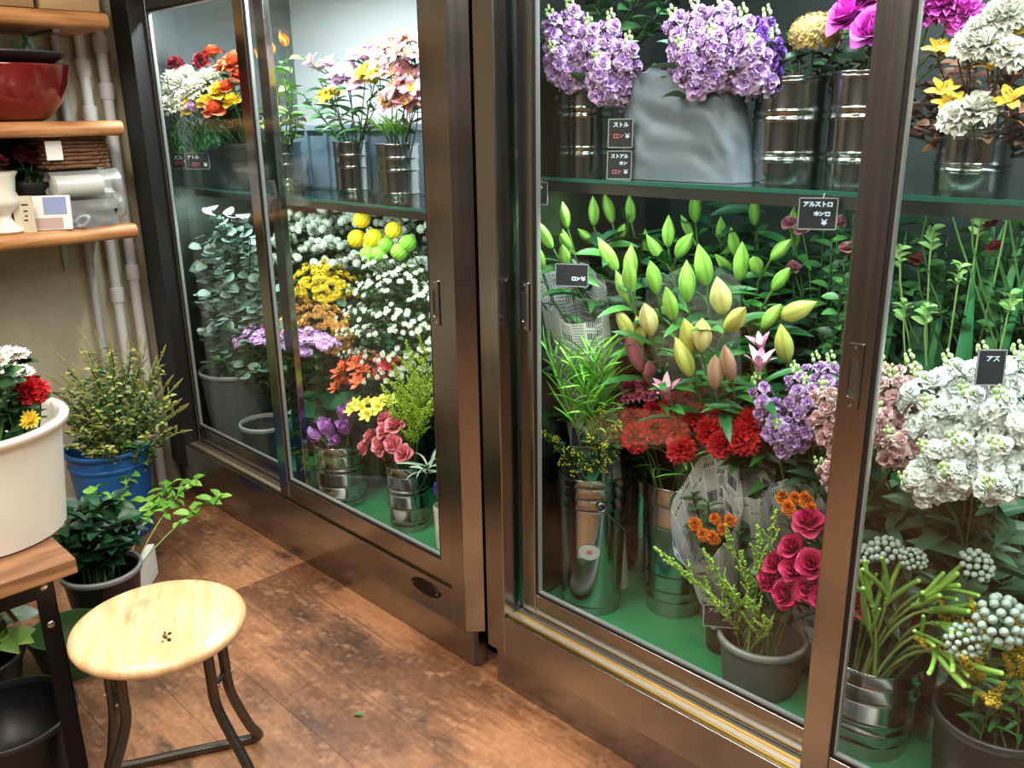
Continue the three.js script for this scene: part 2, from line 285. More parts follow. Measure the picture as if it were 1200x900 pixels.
// glass shelves
function glassShelf(meta, x0, x1, y, z0, z1) {
  const t = thing('glass_shelf', meta, [x0, y - 0.008, z0]);
  part('glass_sheet', box(0, x1 - x0, 0, 0.008, 0, z1 - z0 - 0.003), M.shelfGlass, t);
  part('polished_edge', box(0, x1 - x0, 0, 0.008, z1 - z0 - 0.003, z1 - z0), M.glassEdge, t);
  for (const q of [0.03, (x1 - x0) / 2, x1 - x0 - 0.03]) part('bracket', merged([box(q - 0.004, q + 0.004, -0.03, -0.0005, 0, 0.02), box(q - 0.004, q + 0.004, -0.014, -0.0005, 0.02, z1 - z0 - 0.06)]), M.steelInner, t);
}
const SHELF_L = 1.212, SHELF_R = 1.317;
shelfStrip(caseL, 0.1, 1.74, SHELF_L - 0.009, -0.184, 0.38); shelfStrip(caseR, 0.05, 1.74, SHELF_R - 0.009, -0.154, 0.62);
glassShelf({ label: 'green-edged glass shelf above the white button mums', category: 'shelf' }, -3.322, -1.545, SHELF_L, BACK + 0.021, -1.53);
glassShelf({ label: 'glass shelf above the lily buds', category: 'shelf' }, -1.44, 0.312, SHELF_R, BACK + 0.021, -1.5);

// ---------------------------------------------------------------- stool
{
  const t = thing('round_stool', { label: 'round wooden-topped stool with bent steel tube legs', category: 'stool' }, [-1.66, 0, -0.594], Math.atan2(0.45, -0.89));
  const seat = part('seat', lathe([[0, 0.42], [0.145, 0.42], [0.163, 0.424], [0.173, 0.432], [0.176, 0.441], [0.173, 0.45], [0.163, 0.4555], [0.14, 0.4575], [0, 0.4575]], 64), M.seat, t);
  const uv = seat.geometry.attributes.uv, p = seat.geometry.attributes.position; for (let i = 0; i < p.count; i++) uv.setXY(i, p.getX(i) * 1.6 + 0.5, p.getZ(i) * 1.6 + 0.5);
  const st = new Mesher(), r = random(4); for (let k = 0; k < 16; k++) { const a = r(-0.02, 0.02), b = r(-0.009, 0.009), q = r(0.003, 0.0065); st.grid(5, 1, (u, v) => [a + q * v * Math.cos(u * 6.283), 0, b + q * v * Math.sin(u * 6.283) * 0.6], C(0xffffff)); }
  part('stain_mark', st.geometry(), M.stain, seat, [-0.0764, 0.4579, 0.0173]);
  // local z runs along the frames, local x across them
  for (const s of [-1, 1]) {
    const e = s * 0.014;   // one frame nests inside the other
    const f = part('leg_frame', pipe([[s * 0.022, 0.419, -0.1 - e], [s * 0.022, 0.3, -0.102 - e], [s * 0.026, 0.24, -0.105 - e], [s * 0.09, 0.085, -0.15], [s * 0.128, 0.022, -0.165], [s * 0.135, 0.013, -0.14], [s * 0.136, 0.0125, 0], [s * 0.135, 0.013, 0.14], [s * 0.128, 0.022, 0.165], [s * 0.09, 0.085, 0.15], [s * 0.026, 0.24, 0.105 + e], [s * 0.022, 0.3, 0.102 + e], [s * 0.022, 0.419, 0.1 + e]], 0.0115, 110, 12), M.tube, t);
    for (const q of [-1, 1]) part('rivet', rod([s * 0.022, 0.285, q * (0.09 + e)], [s * 0.022, 0.285, q * (0.118 + e)], 0.004), M.bolt, f);
  }
  for (const q of [-1, 1]) part('spacer', rod([-0.022, 0.285, q * 0.088], [0.022, 0.285, q * 0.116], 0.006), M.tube, t);
  for (const q of [-0.1, 0.1]) part('seat_plate', box(-0.06, 0.06, 0.415, 0.42, q - 0.02, q + 0.02), M.tube, t);
}
// ---------------------------------------------------------------- work table with angle-iron legs
{
  const x1 = -1.81, z1 = -0.50, X0 = x1 - 0.75, Z0 = z1 + 1.3, Y = 0.58;
  const t = thing('work_table', { label: 'wooden-topped work table with black slotted steel legs under the white tub', category: 'table' }, [x1, 0, z1]);
  const g = rbox(-0.75, 0, Y - 0.035, Y, 0, 1.3, 0.004), p = g.attributes.position, n = g.attributes.normal, uv = g.attributes.uv;
  for (let i = 0; i < p.count; i++) uv.setXY(i, p.getZ(i) * 0.8, Math.abs(n.getY(i)) > 0.5 ? p.getX(i) : p.getY(i) * 2);
  part('table_top', g, M.tableWood, t);
  for (const [lx, lz] of [[-0.062, 0.06], [-0.69, 0.06], [-0.062, 1.24], [-0.69, 1.24]]) {
    const sx = lx > -0.3 ? 1 : -1, sz = lz < 0.5 ? -1 : 1;
    const l = part('leg', merged([box(lx - 0.02, lx + 0.02, 0, Y - 0.036, lz + sz * 0.018, lz + sz * 0.02), box(lx + sx * 0.018, lx + sx * 0.02, 0, Y - 0.036, lz - 0.02, lz + 0.018 * sz + (sz < 0 ? 0.036 : 0))]), M.blackSteel, t);
    for (const y of [Y - 0.06, Y - 0.15]) part('bolt', new THREE.SphereGeometry(0.0085, 12, 8).scale(0.5, 1, 1), M.bolt, l, [lx + sx * 0.0205, y, lz]);
  }
  part('apron', merged([box(-0.046, -0.044, Y - 0.085, Y - 0.036, 0.05, 1.25), box(-0.708, -0.706, Y - 0.085, Y - 0.036, 0.05, 1.25), box(-0.67, -0.08, Y - 0.085, Y - 0.036, 0.042, 0.044), box(-0.67, -0.08, Y - 0.085, Y - 0.036, 1.256, 1.258)]), M.blackSteel, t);
  part('brace', rod([-0.04, Y - 0.12, 0.12], [-0.66, Y - 0.12, 0.12], 0.006), M.wire, t);
}
// ---------------------------------------------------------------- containers
function potShape(h, r0, r1, wall = 0.003, lip = 0.004) {
  return [[0, 0], [r0 * 0.94, 0], [r0, 0.004], [r1, h - 0.02], [r1 + lip, h - 0.018], [r1 + lip, h - 0.002], [r1 + lip - 0.002, h], [r1 - wall, h], [r1 - wall, h - 0.02], [r0 - wall, 0.01], [0, 0.008]];
}
function pot(name, meta, at, h, r0, r1, m, { lip = 0.004, rim = null } = {}) {
  const t = thing(name, meta, at);
  if (rim) {
    part('body', lathe([[0, 0], [r0 * 0.94, 0], [r0, 0.004], [r1, h - 0.016], [r1 - 0.003, h - 0.016], [r0 - 0.003, 0.01], [0, 0.008]]), m, t);
    part('rim', lathe([[r1 - 0.003, h - 0.016], [r1 + lip, h - 0.016], [r1 + lip + 0.001, h - 0.004], [r1 + lip - 0.002, h], [r1 - 0.003, h], [r1 - 0.003, h - 0.016]]), rim, t);
  } else part('body', lathe(potShape(h, r0, r1, 0.003, lip)), m, t);
  return t;
}
function galvanised(meta, at, h, r0, r1, ribs, { handle = false, name = 'galvanised_bucket' } = {}) {
  const t = thing(name, meta, at), R = (y) => r0 + (r1 - r0) * (y / h), pr = [[0, 0.004], [r0 * 0.97, 0.004], [r0, 0]];
  for (const k of ribs) { const y = k * h; pr.push([R(y - 0.006), y - 0.006], [R(y) + 0.0026, y - 0.002], [R(y) + 0.0026, y + 0.002], [R(y + 0.006), y + 0.006]); }
  pr.push([r1, h - 0.006], [r1 + 0.003, h - 0.005], [r1 + 0.0035, h - 0.001], [r1 + 0.001, h], [r1 - 0.002, h - 0.004], [r0 - 0.002, 0.01], [0, 0.009]);
  part('body', lathe(pr, 48), M.galv, t);
  if (handle) {
    const y = h * 0.82, q = R(y), a0 = 0.95;
    for (const s of [-1, 1]) part('ear', new THREE.TorusGeometry(0.011, 0.003, 8, 14).rotateY(a0 + (s > 0 ? 0 : Math.PI)), M.wire, t, [Math.sin(a0) * s * (q + 0.006) * 1, y, Math.cos(a0) * s * (q + 0.006)]);
    const pts = []; for (let k = 0; k <= 14; k++) { const f = k / 14 * Math.PI, d = -Math.sin(f) * 0.11, e = R(y + d) + 0.006 + Math.sin(f) * 0.006, ang = a0 + (k / 14 - 0) * -Math.PI + Math.PI; pts.push([Math.sin(ang) * e, y + d, Math.cos(ang) * e]); }
    part('bail_handle', pipe(pts, 0.0022, 40, 6), M.wire, t);
  }
  return t;
}
const RIB4 = [0.14, 0.4, 0.47, 0.73, 0.8, 0.93], RIB6 = [0.1, 0.16, 0.36, 0.58, 0.66, 0.86], VASE = [0.22, 0.29, 0.6, 0.68, 0.95];
// lower floor, lily case
galvanised({ label: 'tall galvanised bucket with an oval sticker below the yellow-budded sprigs', category: 'bucket' }, [-1.325, DECK, -1.6], 0.388, 0.078, 0.09, [0.06, 0.78, 0.86, 0.94], { handle: true });
{ const b = scene.children[scene.children.length - 1]; // round sticker on the bucket front, facing the shop
  part('sticker', new Mesher().grid(20, 8, (u, v) => { const a = u * Math.PI * 2, w = 0.028 * v * Math.cos(a), h = 0.022 * v * Math.sin(a), y = 0.19 + h, R = 0.0785 + 0.012 * y / 0.375 + 0.0012, f = 0.62 + w / R; return [Math.sin(f) * R, y, Math.cos(f) * R]; }, (u, v) => (v < 0.36 ? C(0xb86a6c) : C(0xb3b5b2))).geometry(), M.petal, b); }
galvanised({ label: 'tall galvanised bucket under the red carnations', category: 'bucket' }, [-1.155, DECK, -1.735], 0.37, 0.07, 0.09, [0.12, 0.2, 0.32, 0.7, 0.86], { handle: true });
galvanised({ label: 'narrow galvanised bucket between the two tall ones at the back', category: 'bucket' }, [-1.355, DECK, -1.86], 0.36, 0.06, 0.075, [0.3, 0.7, 0.9]);
pot('plastic_bucket', { label: 'dark grey plastic bucket below the magenta roses', category: 'bucket' }, [-0.822, DECK, -1.6], 0.13, 0.082, 0.094, M.greyPlastic, { rim: M.rimGrey, lip: 0.007 });
pot('plastic_pot', { label: 'slim dark brown pot under the newspaper-wrapped marigolds', category: 'pot' }, [-0.953, DECK, -1.665], 0.17, 0.045, 0.055, std(0x241b15, 0.4));
galvanised({ label: 'galvanised bucket holding the silver brunia and green fingers', category: 'bucket' }, [-0.573, DECK, -1.588], 0.212, 0.083, 0.099, [0.16, 0.3, 0.42, 0.66, 0.84]);
galvanised({ label: 'thin galvanised bucket behind the brunia bucket', category: 'bucket' }, [-0.46, DECK, -1.7], 0.22, 0.05, 0.06, [0.2, 0.35, 0.5, 0.66, 0.84]);
pot('plastic_pot', { label: 'dark pot of yellow goldenrod beside the brunia bucket', category: 'pot' }, [-0.335, DECK, -1.56], 0.2, 0.085, 0.1, M.blackPlastic, { rim: M.darkGrey });
for (const [x, z, h, r, l] of [[-1.31, -1.965, 0.3, 0.08, 'black bucket of lilies in the post corner of the case'], [-1.12, -1.93, 0.3, 0.1, 'black bucket at the roots of the lilies'], [-0.88, -1.9, 0.3, 0.09, 'black bucket at the roots of the outer lilies'], [-0.79, -1.76, 0.28, 0.08, 'black bucket of lilac and pink stocks'], [-0.49, -1.82, 0.3, 0.09, 'black bucket at the roots of the white stocks'], [-0.6, -1.97, 0.3, 0.075, 'black bucket of iris leaves at the back panel'], [-0.36, -1.965, 0.3, 0.08, 'black bucket of iris leaves in the far corner']])
  pot('plastic_bucket', { label: l, category: 'bucket' }, [x, DECK, z], h, r * 0.85, r, M.blackPlastic);
// lower floor, left case
galvanised({ label: 'ribbed galvanised bucket of purple tulips', category: 'bucket' }, [-2.358, DECK, -1.515], 0.222, 0.078, 0.088, RIB6);
galvanised({ label: 'slim ribbed galvanised bucket below the pink carnations', category: 'bucket' }, [-2.04, DECK, -1.55], 0.222, 0.06, 0.067, RIB6);
pot('plastic_bucket', { label: 'large pale grey bucket of eucalyptus', category: 'bucket' }, [-3.15, DECK, -1.575], 0.31, 0.115, 0.143, M.greyPlastic, { rim: M.rimGrey, lip: 0.006 });
pot('plastic_bucket', { label: 'black bucket between the eucalyptus and the lilac mums', category: 'bucket' }, [-2.87, DECK, -1.7], 0.27, 0.1, 0.12, M.blackPlastic);
pot('plastic_bucket', { label: 'small empty grey bucket with a pale rim next to the door edge', category: 'bucket' }, [-2.885, DECK, -1.535], 0.155, 0.082, 0.096, M.darkGrey, { rim: M.rimGrey, lip: 0.005 });
pot('vase', { label: 'slim white vase with a purple flower', category: 'vase' }, [-1.845, DECK, -1.53], 0.14, 0.026, 0.03, M.ceramic, { lip: 0.001 });
for (const [x, z, h, r, l] of [[-2.62, -1.66, 0.26, 0.09, 'black bucket of lilac and bronze mums'], [-2.74, -1.86, 0.3, 0.1, 'black bucket of yellow mums'], [-2.3, -1.78, 0.3, 0.1, 'black bucket of white filler flowers'], [-2.5, -1.95, 0.34, 0.09, 'black bucket of white button mums'], [-2.95, -1.95, 0.34, 0.09, 'black bucket of white button mums by the side lining'], [-2.04, -1.93, 0.34, 0.09, 'black bucket of yellow and green pompons'], [-1.78, -1.72, 0.3, 0.1, 'black bucket of greenery by the steel post'], [-2.4, -1.67, 0.24, 0.055, 'small black bucket of orange freesias']])
  pot('plastic_bucket', { label: l, category: 'bucket' }, [x, DECK, z], h, r * 0.85, r, M.blackPlastic);
// upper shelves
const VL = [-2.37, SHELF_L, -1.65];
galvanised({ label: 'slim galvanised vase below the yellow freesia', category: 'vase' }, VL, 0.172, 0.054, 0.057, [0.15, 0.55, 0.76], { name: 'galvanised_vase' });
galvanised({ label: 'galvanised vase of fine grass and pink alstroemeria', category: 'vase' }, [-2.135, SHELF_L, -1.65], 0.168, 0.06, 0.063, [0.15, 0.55, 0.76], { name: 'galvanised_vase' });
galvanised({ label: 'galvanised vase below the orange gloriosa lilies', category: 'vase' }, [-2.79, SHELF_L, -1.66], 0.165, 0.055, 0.058, [0.12, 0.24, 0.55, 0.76], { name: 'galvanised_vase' });
pot('plastic_pot', { label: 'dark pot holding the mixed bouquet on the glass shelf', category: 'pot' }, [-3.03, SHELF_L, -1.64], 0.16, 0.07, 0.085, M.darkGrey);
{
  const t = thing('storage_crate', { label: 'blue-grey plastic storage crate on the shelf behind the galvanised vases', category: 'crate' }, [-2.68, SHELF_L, -1.9]);
  const w = 0.42, h = 0.2, d = 0.13, k = 0.006;
  part('floor_panel', box(-w, w, 0, k, -d, d), M.blueGrey, t); for (const s of [-1, 1]) { part('long_wall', box(-w, w, k, h, s * d - k / 2, s * d + k / 2), M.blueGrey, t); part('end_wall', box(s * w - k / 2, s * w + k / 2, k, h, -d, d), M.blueGrey, t); }
  part('rim', merged([rbox(-w - 0.012, w + 0.012, h, h + 0.022, d - 0.006, d + 0.014), rbox(-w - 0.012, w + 0.012, h, h + 0.022, -d - 0.014, -d + 0.006), rbox(-w - 0.012, -w + 0.008, h, h + 0.022, -d, d), rbox(w - 0.008, w + 0.012, h, h + 0.022, -d, d)]), std(0x8fa3b0, 0.4), t);
  for (let q = -3; q <= 3; q++) part('rib', rbox(q * 0.12 - 0.008, q * 0.12 + 0.008, 0.01, h, d + 0.003, d + 0.014), M.blueGrey, t);
}
galvanised({ label: 'large banded galvanised vase beside the grey paper wrap', category: 'vase' }, [-0.882, SHELF_R, -1.66], 0.2, 0.07, 0.071, VASE, { name: 'galvanised_vase' });
galvanised({ label: 'banded galvanised vase under the lilac stocks', category: 'vase' }, [-1.363, SHELF_R, -1.6], 0.22, 0.061, 0.062, VASE, { name: 'galvanised_vase' });
galvanised({ label: 'banded galvanised vase under the pink roses', category: 'vase' }, [-0.735, SHELF_R, -1.66], 0.205, 0.06, 0.061, VASE, { name: 'galvanised_vase' });
galvanised({ label: 'banded galvanised vase of white and yellow sprays', category: 'vase' }, [-0.54, SHELF_R, -1.68], 0.15, 0.06, 0.062, VASE, { name: 'galvanised_vase' });

// ---------------------------------------------------------------- wall shelves and pipes on the left
const SX = -3.06;                                            // front edge of the shelves
const shelfMeta = ['wooden wall shelf above the red bowl, holding crates', 'wooden wall shelf with the red bowl', 'wooden wall shelf with the white urn and clear packs'];
[1.765, 1.433, 1.092].forEach((y, k) => {
  const t = thing('wall_shelf', { label: shelfMeta[k], category: 'shelf' }, [SX, y, -1.22]), h = 0.021;
  const s = new THREE.Shape(); s.moveTo(-0.368, -h); s.lineTo(-h, -h); s.absarc(-h, 0, h, -Math.PI / 2, Math.PI / 2, false); s.lineTo(-0.368, h); s.closePath();
  const g = new THREE.ExtrudeGeometry(s, { depth: 1.5, bevelEnabled: true, bevelSize: 0.003, bevelThickness: 0.004, bevelSegments: 2, curveSegments: 10 }), p = g.attributes.position, uv = g.attributes.uv;
  for (let i = 0; i < p.count; i++) uv.setXY(i, p.getZ(i) * 0.9, p.getX(i) * 2 + p.getY(i) * 3);
  part('board', g, M.shelfWood, t);
  for (const z of [0.12, 1.2]) part('bracket', merged([box(-0.366, -0.36, -0.16, -h - 0.003, z, z + 0.02), box(-0.36, -0.1, -h - 0.012, -h - 0.003, z, z + 0.02)]), M.wire, t);
});
const shelfTop = (k) => [1.765, 1.433, 1.092][k] + 0.0245;
for (const [x, z, r, l, m] of [[-3.395, -1.315, 0.02, 'white wall pipe with couplings closest to the flower case', M.pipe], [-3.4, -1.245, 0.018, 'white wall pipe with couplings in the middle of the three', M.pipe], [-3.405, -1.165, 0.014, 'thin grey wall pipe closest to the shelf brackets', M.pipe2]]) {
  const t = thing('wall_pipe', { label: l, category: 'pipe' }, [x, 0, z]);
  part('tube', new THREE.CylinderGeometry(r, r, 2.5, 20).translate(0, 1.25, 0), m, t);
  if (r > 0.015) for (const y of [1.56, 1.72, 0.9]) part('coupling', lathe([[r, -0.03], [r + 0.006, -0.026], [r + 0.007, 0.026], [r, 0.03]], 24), m, t, [0, y - (r < 0.019 ? 0.08 : 0), 0]);
  part('wall_clip', box(-0.035 + (-3.395 - x) * -1, 0, 2.0, 2.02, -r - 0.006, r + 0.006), M.wire, t);
}
function woodCrate(meta, [x, y, z], w, h, d, m) {               // slatted box: w along z
  const t = thing('wooden_crate', meta, [x, y, z]);
  for (let k = 0; k < 3; k++) { part('slat', rbox(d / 2 - 0.01, d / 2, k * h / 3 + 0.002, (k + 1) * h / 3 - 0.002, -w / 2, w / 2, 0.002), m, t); part('slat', rbox(-d / 2, -d / 2 + 0.01, k * h / 3 + 0.002, (k + 1) * h / 3 - 0.002, -w / 2, w / 2, 0.002), m, t); }
  for (const s of [-1, 1]) part('end_board', box(-d / 2 + 0.01, d / 2 - 0.01, 0.002, h - 0.002, s * (w / 2 - 0.005) - 0.005, s * (w / 2 - 0.005) + 0.005), m, t);
  part('base', box(-d / 2 + 0.01, d / 2 - 0.01, 0, 0.008, -w / 2 + 0.01, w / 2 - 0.01), m, t);
}
woodCrate({ label: 'pale wooden crate at the end of the top shelf', category: 'crate' }, [-3.2, shelfTop(0), -1.12], 0.18, 0.14, 0.22, M.cardboard);
woodCrate({ label: 'longer brown wooden crate on the top shelf', category: 'crate' }, [-3.19, shelfTop(0), -0.91], 0.2, 0.16, 0.22, M.crate);
{
  const b = thing('bowl', { label: 'large glossy dark red bowl on the middle wall shelf', category: 'bowl' }, [-3.243, shelfTop(1), -0.955]);
  part('shell', lathe([[0, 0.006], [0.07, 0], [0.1, 0.012], [0.145, 0.062], [0.17, 0.115], [0.181, 0.168], [0.183, 0.172], [0.178, 0.174], [0.174, 0.168], [0.16, 0.115], [0.13, 0.062], [0.08, 0.022], [0, 0.016]], 56), M.redGlaze, b);
  const p = thing('platter', { label: 'dark grey platter lying on top of the red bowl', category: 'platter' }, [-3.243, shelfTop(1) + 0.1745, -0.955]);
  part('dish', lathe([[0, 0], [0.12, 0], [0.178, 0.03], [0.183, 0.036], [0.176, 0.037], [0.12, 0.008], [0, 0.008]], 56), M.greyGlaze, p);
  for (const [dx, dz, h, l] of [[0.02, -0.06, 0.085, 'tallest small green glass bottle standing on the grey platter'], [0.04, -0.02, 0.06, 'low green glass bottle in the middle of the grey platter'], [0.03, -0.1, 0.05, 'lowest green glass bottle at the edge of the grey platter']]) {
    const t = thing('glass_bottle', { label: l, category: 'bottle' }, [-3.243 + dx, shelfTop(1) + 0.183, -0.955 + dz]);
    part('body', lathe([[0, 0], [0.014, 0], [0.015, 0.003], [0.015, h * 0.6], [0.007, h * 0.75], [0.007, h], [0.005, h], [0.005, h * 0.75], [0.013, h * 0.6], [0.013, 0.004], [0, 0.003]], 20), M.greenGlass, t);
  }
}
{ // bottom shelf: urn, dark pot, packs
  const y = shelfTop(2);
  const u = thing('urn', { label: 'white footed urn with dried dark red roses', category: 'urn' }, [-3.13, y, -0.835]);
  part('body', lathe([[0, 0], [0.05, 0], [0.052, 0.012], [0.03, 0.03], [0.02, 0.05], [0.024, 0.062], [0.05, 0.085], [0.054, 0.105], [0.044, 0.13], [0.05, 0.175], [0.06, 0.19], [0.055, 0.192], [0.042, 0.175], [0.036, 0.13], [0, 0.1]], 40), M.ceramic, u);
  pot('plastic_pot', { label: 'black pot of dark red dried flowers on the bottom wall shelf', category: 'pot' }, [-3.25, y, -0.955], 0.15, 0.055, 0.075, M.blackPlastic);
  const bb = thing('black_sheet', { label: 'flat black sheet standing behind the white urn', category: 'board' }, [-3.405, y, -0.8]);  // plain black sheet covering the wall between the two lower shelves
  part('sheet', rbox(-0.012, 0.004, 0, 0.285, -0.22, 0.45, 0.003), M.blackPlastic, bb); part('edge_strip', box(0.0041, 0.006, 0, 0.285, -0.22, -0.21), M.darkGrey, bb);
  const bk = thing('tag_card', { label: 'cream upright card with dark characters beside the white urn', category: 'card' }, [-3.1, y, -0.885], 0.9);
  part('card', box(-0.03, 0.03, 0, 0.115, -0.004, 0.004), M.cream, bk);
  part('print', merged([[0.012, 0.085], [0.004, 0.085], [0.008, 0.065], [0.01, 0.05], [0.005, 0.036]].map(([a, b], i) => box(a - 0.006, a + 0.006 - (i % 2) * 0.004, b, b + 0.005, 0.0041, 0.0046))), M.chalk, bk);
  const pk = thing('printed_packet', { label: 'flat packet with a blue and pink print leaning on the bottom shelf', category: 'packet' }, [-3.095, y, -0.965], 1.0);
  part('sheet', new THREE.BoxGeometry(0.115, 0.11, 0.012).translate(0, 0.056, 0).rotateX(-0.18), M.paper, pk);
  part('blue_print', new THREE.BoxGeometry(0.07, 0.055, 0.002).translate(0.012, 0.078, 0.0066).rotateX(-0.18), M.bluePrint, pk); part('pink_print', new THREE.BoxGeometry(0.085, 0.035, 0.002).translate(-0.01, 0.022, 0.0066).rotateX(-0.18), M.pinkPrint, pk);
  const tr = thing('plastic_tray', { label: 'black plastic tray in clear film on the bottom wall shelf', category: 'tray' }, [-3.14, y, -1.09]);
  part('tray', new THREE.CylinderGeometry(0.11, 0.09, 0.055, 4, 1).rotateY(Math.PI / 4).scale(0.8, 1, 1.05).translate(0, 0.0275, 0), M.blackPlastic, tr);
  part('film', new Mesher().grid(24, 8, (a, b) => { const t = a * Math.PI * 2, k = 1 + 0.12 * noise.noise(Math.cos(t) * 3, b * 4, Math.sin(t) * 3); return [Math.cos(t) * 0.085 * k, 0.002 + b * 0.09, Math.sin(t) * 0.105 * k]; }, C(0xffffff)).geometry(), M.bagFilm, tr);
  const wr = thing('foam_roll', { label: 'white wrapped roll lying on the black tray', category: 'roll' }, [-3.14, y + 0.091, -1.075]);
  part('roll', new THREE.CylinderGeometry(0.036, 0.036, 0.15, 24).rotateX(Math.PI / 2).translate(0, 0.042, 0), std(0xcdc9bd, 0.5), wr);
  part('film', new THREE.CylinderGeometry(0.046, 0.05, 0.22, 18, 6, true).rotateX(Math.PI / 2).translate(0, 0.045, -0.02), M.bagFilm, wr);
  const bg = thing('clear_bag', { label: 'crumpled clear plastic bag next to the wall pipes', category: 'bag' }, [-3.16, y, -1.185]);
  part('film', new Mesher().grid(28, 14, (a, b) => { const t = a * Math.PI * 2, f = b * Math.PI, k = 1 + 0.5 * noise.noise(Math.cos(t) * 2.5, b * 5, Math.sin(t) * 2.5); return [Math.sin(f) * Math.cos(t) * 0.07 * k, 0.06 - Math.cos(f) * 0.055, Math.sin(f) * Math.sin(t) * 0.032 * k]; }, C(0xffffff)).geometry(), M.bagFilm, bg);
  const rb = thing('ribbon_bow', { label: 'small blue-grey ribbon bow on the shelf edge', category: 'ribbon' }, [-3.085, y, -1.03], 1.0);
  for (const s of [-1, 1]) part('loop', new THREE.TorusGeometry(0.017, 0.006, 8, 18).scale(1.3, 0.8, 1.4).rotateZ(s * 0.5).translate(s * 0.024, 0.024, 0), M.ribbon, rb);
  part('knot', new THREE.SphereGeometry(0.012, 12, 8).translate(0, 0.016, 0.004), std(0x33384a, 0.5), rb);
  const bs = thing('wicker_basket', { label: 'dark brown wicker basket with a white tag under the middle shelf', category: 'basket' }, [-3.2, y + 0.19, -1.09]);
  const n = 11, sh = []; for (let v = 0; v < 2; v++) {
    const pts = []; for (let k = 0; k <= 64; k++) { const a = k / 64 * Math.PI * 2, q = (c) => Math.sign(c) * Math.pow(Math.abs(c), 0.4), w = 0.004 * Math.cos(k * Math.PI / 2 + v * Math.PI); pts.push(V(q(Math.cos(a)) * (0.075 + w), 0, q(Math.sin(a)) * (0.1 + w))); }
    sh.push(new THREE.TubeGeometry(new THREE.CatmullRomCurve3(pts, true), 96, 0.0068, 5, true));
  }
  for (let k = 0; k < n; k++) part('woven_cane', sh[k % 2], M.wicker, bs, [0, 0.007 + k * 0.0128, 0]);
  part('base', box(-0.072, 0.072, 0, 0.006, -0.098, 0.098), M.wicker, bs);
  part('tag', box(0.086, 0.0885, 0.03, 0.09, 0.055, 0.105), M.paper, bs);
  const hold = thing('carton', { label: 'dim grey carton under the wicker basket', category: 'box' }, [-3.3, y, -1.09]);
  part('box', rbox(-0.09, 0.05, 0, 0.185, -0.1, 0.1, 0.004), std(0x6f6a60, 0.8), hold); part('flap', box(-0.085, 0.045, 0.1855, 0.1895, -0.095, 0.095), std(0x7a756a, 0.8), hold);
}
// ---------------------------------------------------------------- tubs and pots on and around the table
pot('tub', { label: 'large white round plastic tub on the wooden table', category: 'tub' }, [-2.085, 0.5805, -0.402], 0.258, 0.165, 0.19, M.whitePlastic, { rim: M.whitePlastic, lip: 0.016 });
{
  const t = pot('plastic_bucket', { label: 'tall blue plastic bucket of yellow-green foliage at the wall', category: 'bucket' }, [-3.12, 0.0005, -1.03], 0.34, 0.115, 0.14, M.bluePlastic, { rim: M.bluePlastic, lip: 0.008 });
  part('mould_band', lathe([[0.133, 0.27], [0.14, 0.272], [0.141, 0.284], [0.1345, 0.286]], 40), M.bluePlastic, t);
}
pot('plant_pot', { label: 'black plant pot with a pale rim and dark glossy leaves beside the stool', category: 'pot' }, [-2.49, 0.0005, -0.75], 0.2, 0.085, 0.106, M.blackPlastic, { rim: M.rimGrey, lip: 0.006 });
{
  const t = thing('foam_board', { label: 'white foam board lying behind the black plant pot', category: 'board' }, [-2.63, 0.0005, -0.915], -0.7);
  part('sheet', rbox(-0.1, 0.1, 0, 0.11, -0.012, 0.012, 0.003), M.paper, t); part('tape', box(-0.02, 0.03, 0.03, 0.09, 0.0121, 0.0126), M.rimGrey, t);
}
pot('plant_pot', { label: 'green plastic planter behind the steel table leg', category: 'pot' }, [-2.36, 0.0005, -0.6], 0.12, 0.08, 0.1, M.greenPlastic);
pot('plant_pot', { label: 'black pot with variegated leaves under the table', category: 'pot' }, [-2.32, 0.0005, -0.36], 0.17, 0.09, 0.115, M.blackPlastic, { rim: M.blackPlastic, lip: 0.008 });
pot('plastic_bucket', { label: 'wide black bin with a thin pale rim line under the table', category: 'bin' }, [-2.02, 0.0005, -0.36], 0.16, 0.12, 0.14, M.blackPlastic, { rim: M.darkGrey, lip: 0.004 });

// ---------------------------------------------------------------- flower and leaf shapes (bloom faces +y, leaf lies along +y facing +z)
const LEAVES = {};
function leafSet(key, L, W, cols, o = {}) {
  LEAVES[key] = cols.map((c, k) => { const m = new Mesher(); m.petal(new THREE.Matrix4(), L * (1 - 0.06 * k), W, { shape: 'lance', n: [2, 6], cup: 0, curl: -0.7, ...o, curl: (o.curl ?? -0.7) * (0.6 + 0.3 * k), cup: -(o.fold ?? 0.35) }, C(c)); return m.geometry(); });
}
leafSet('lily', 0.13, 0.024, [0x2f6b2c, 0x3d8238, 0x255a30, 0x4a9040]);
leafSet('ruscus', 0.14, 0.036, [0x265436, 0x2f6340, 0x1e4a30]);
leafSet('stock', 0.14, 0.032, [0x4a6c50, 0x587c5c, 0x3e6048]);
leafSet('broad', 0.15, 0.075, [0x1d5a38, 0x2a6f3f, 0x17492f], { fold: 0.2 });
leafSet('small', 0.035, 0.016, [0x2e5b2c, 0x3f6f34, 0x24492a], { fold: 0.2 });
leafSet('mum', 0.044, 0.028, [0x356239, 0x426f42, 0x285032], { fold: 0.15 });
leafSet('gum', 0.05, 0.05, [0x93b0a2, 0xa3bfb0, 0x809e90, 0x6f8e7e], { shape: 'round', fold: 0.1, curl: -0.4 });
leafSet('bright', 0.06, 0.03, [0x6fa53a, 0x86b84a, 0x5c9434], { fold: 0.25, curl: -0.9 });
leafSet('gloss', 0.062, 0.034, [0x173d22, 0x1f4d28, 0x123420], { fold: 0.3 });
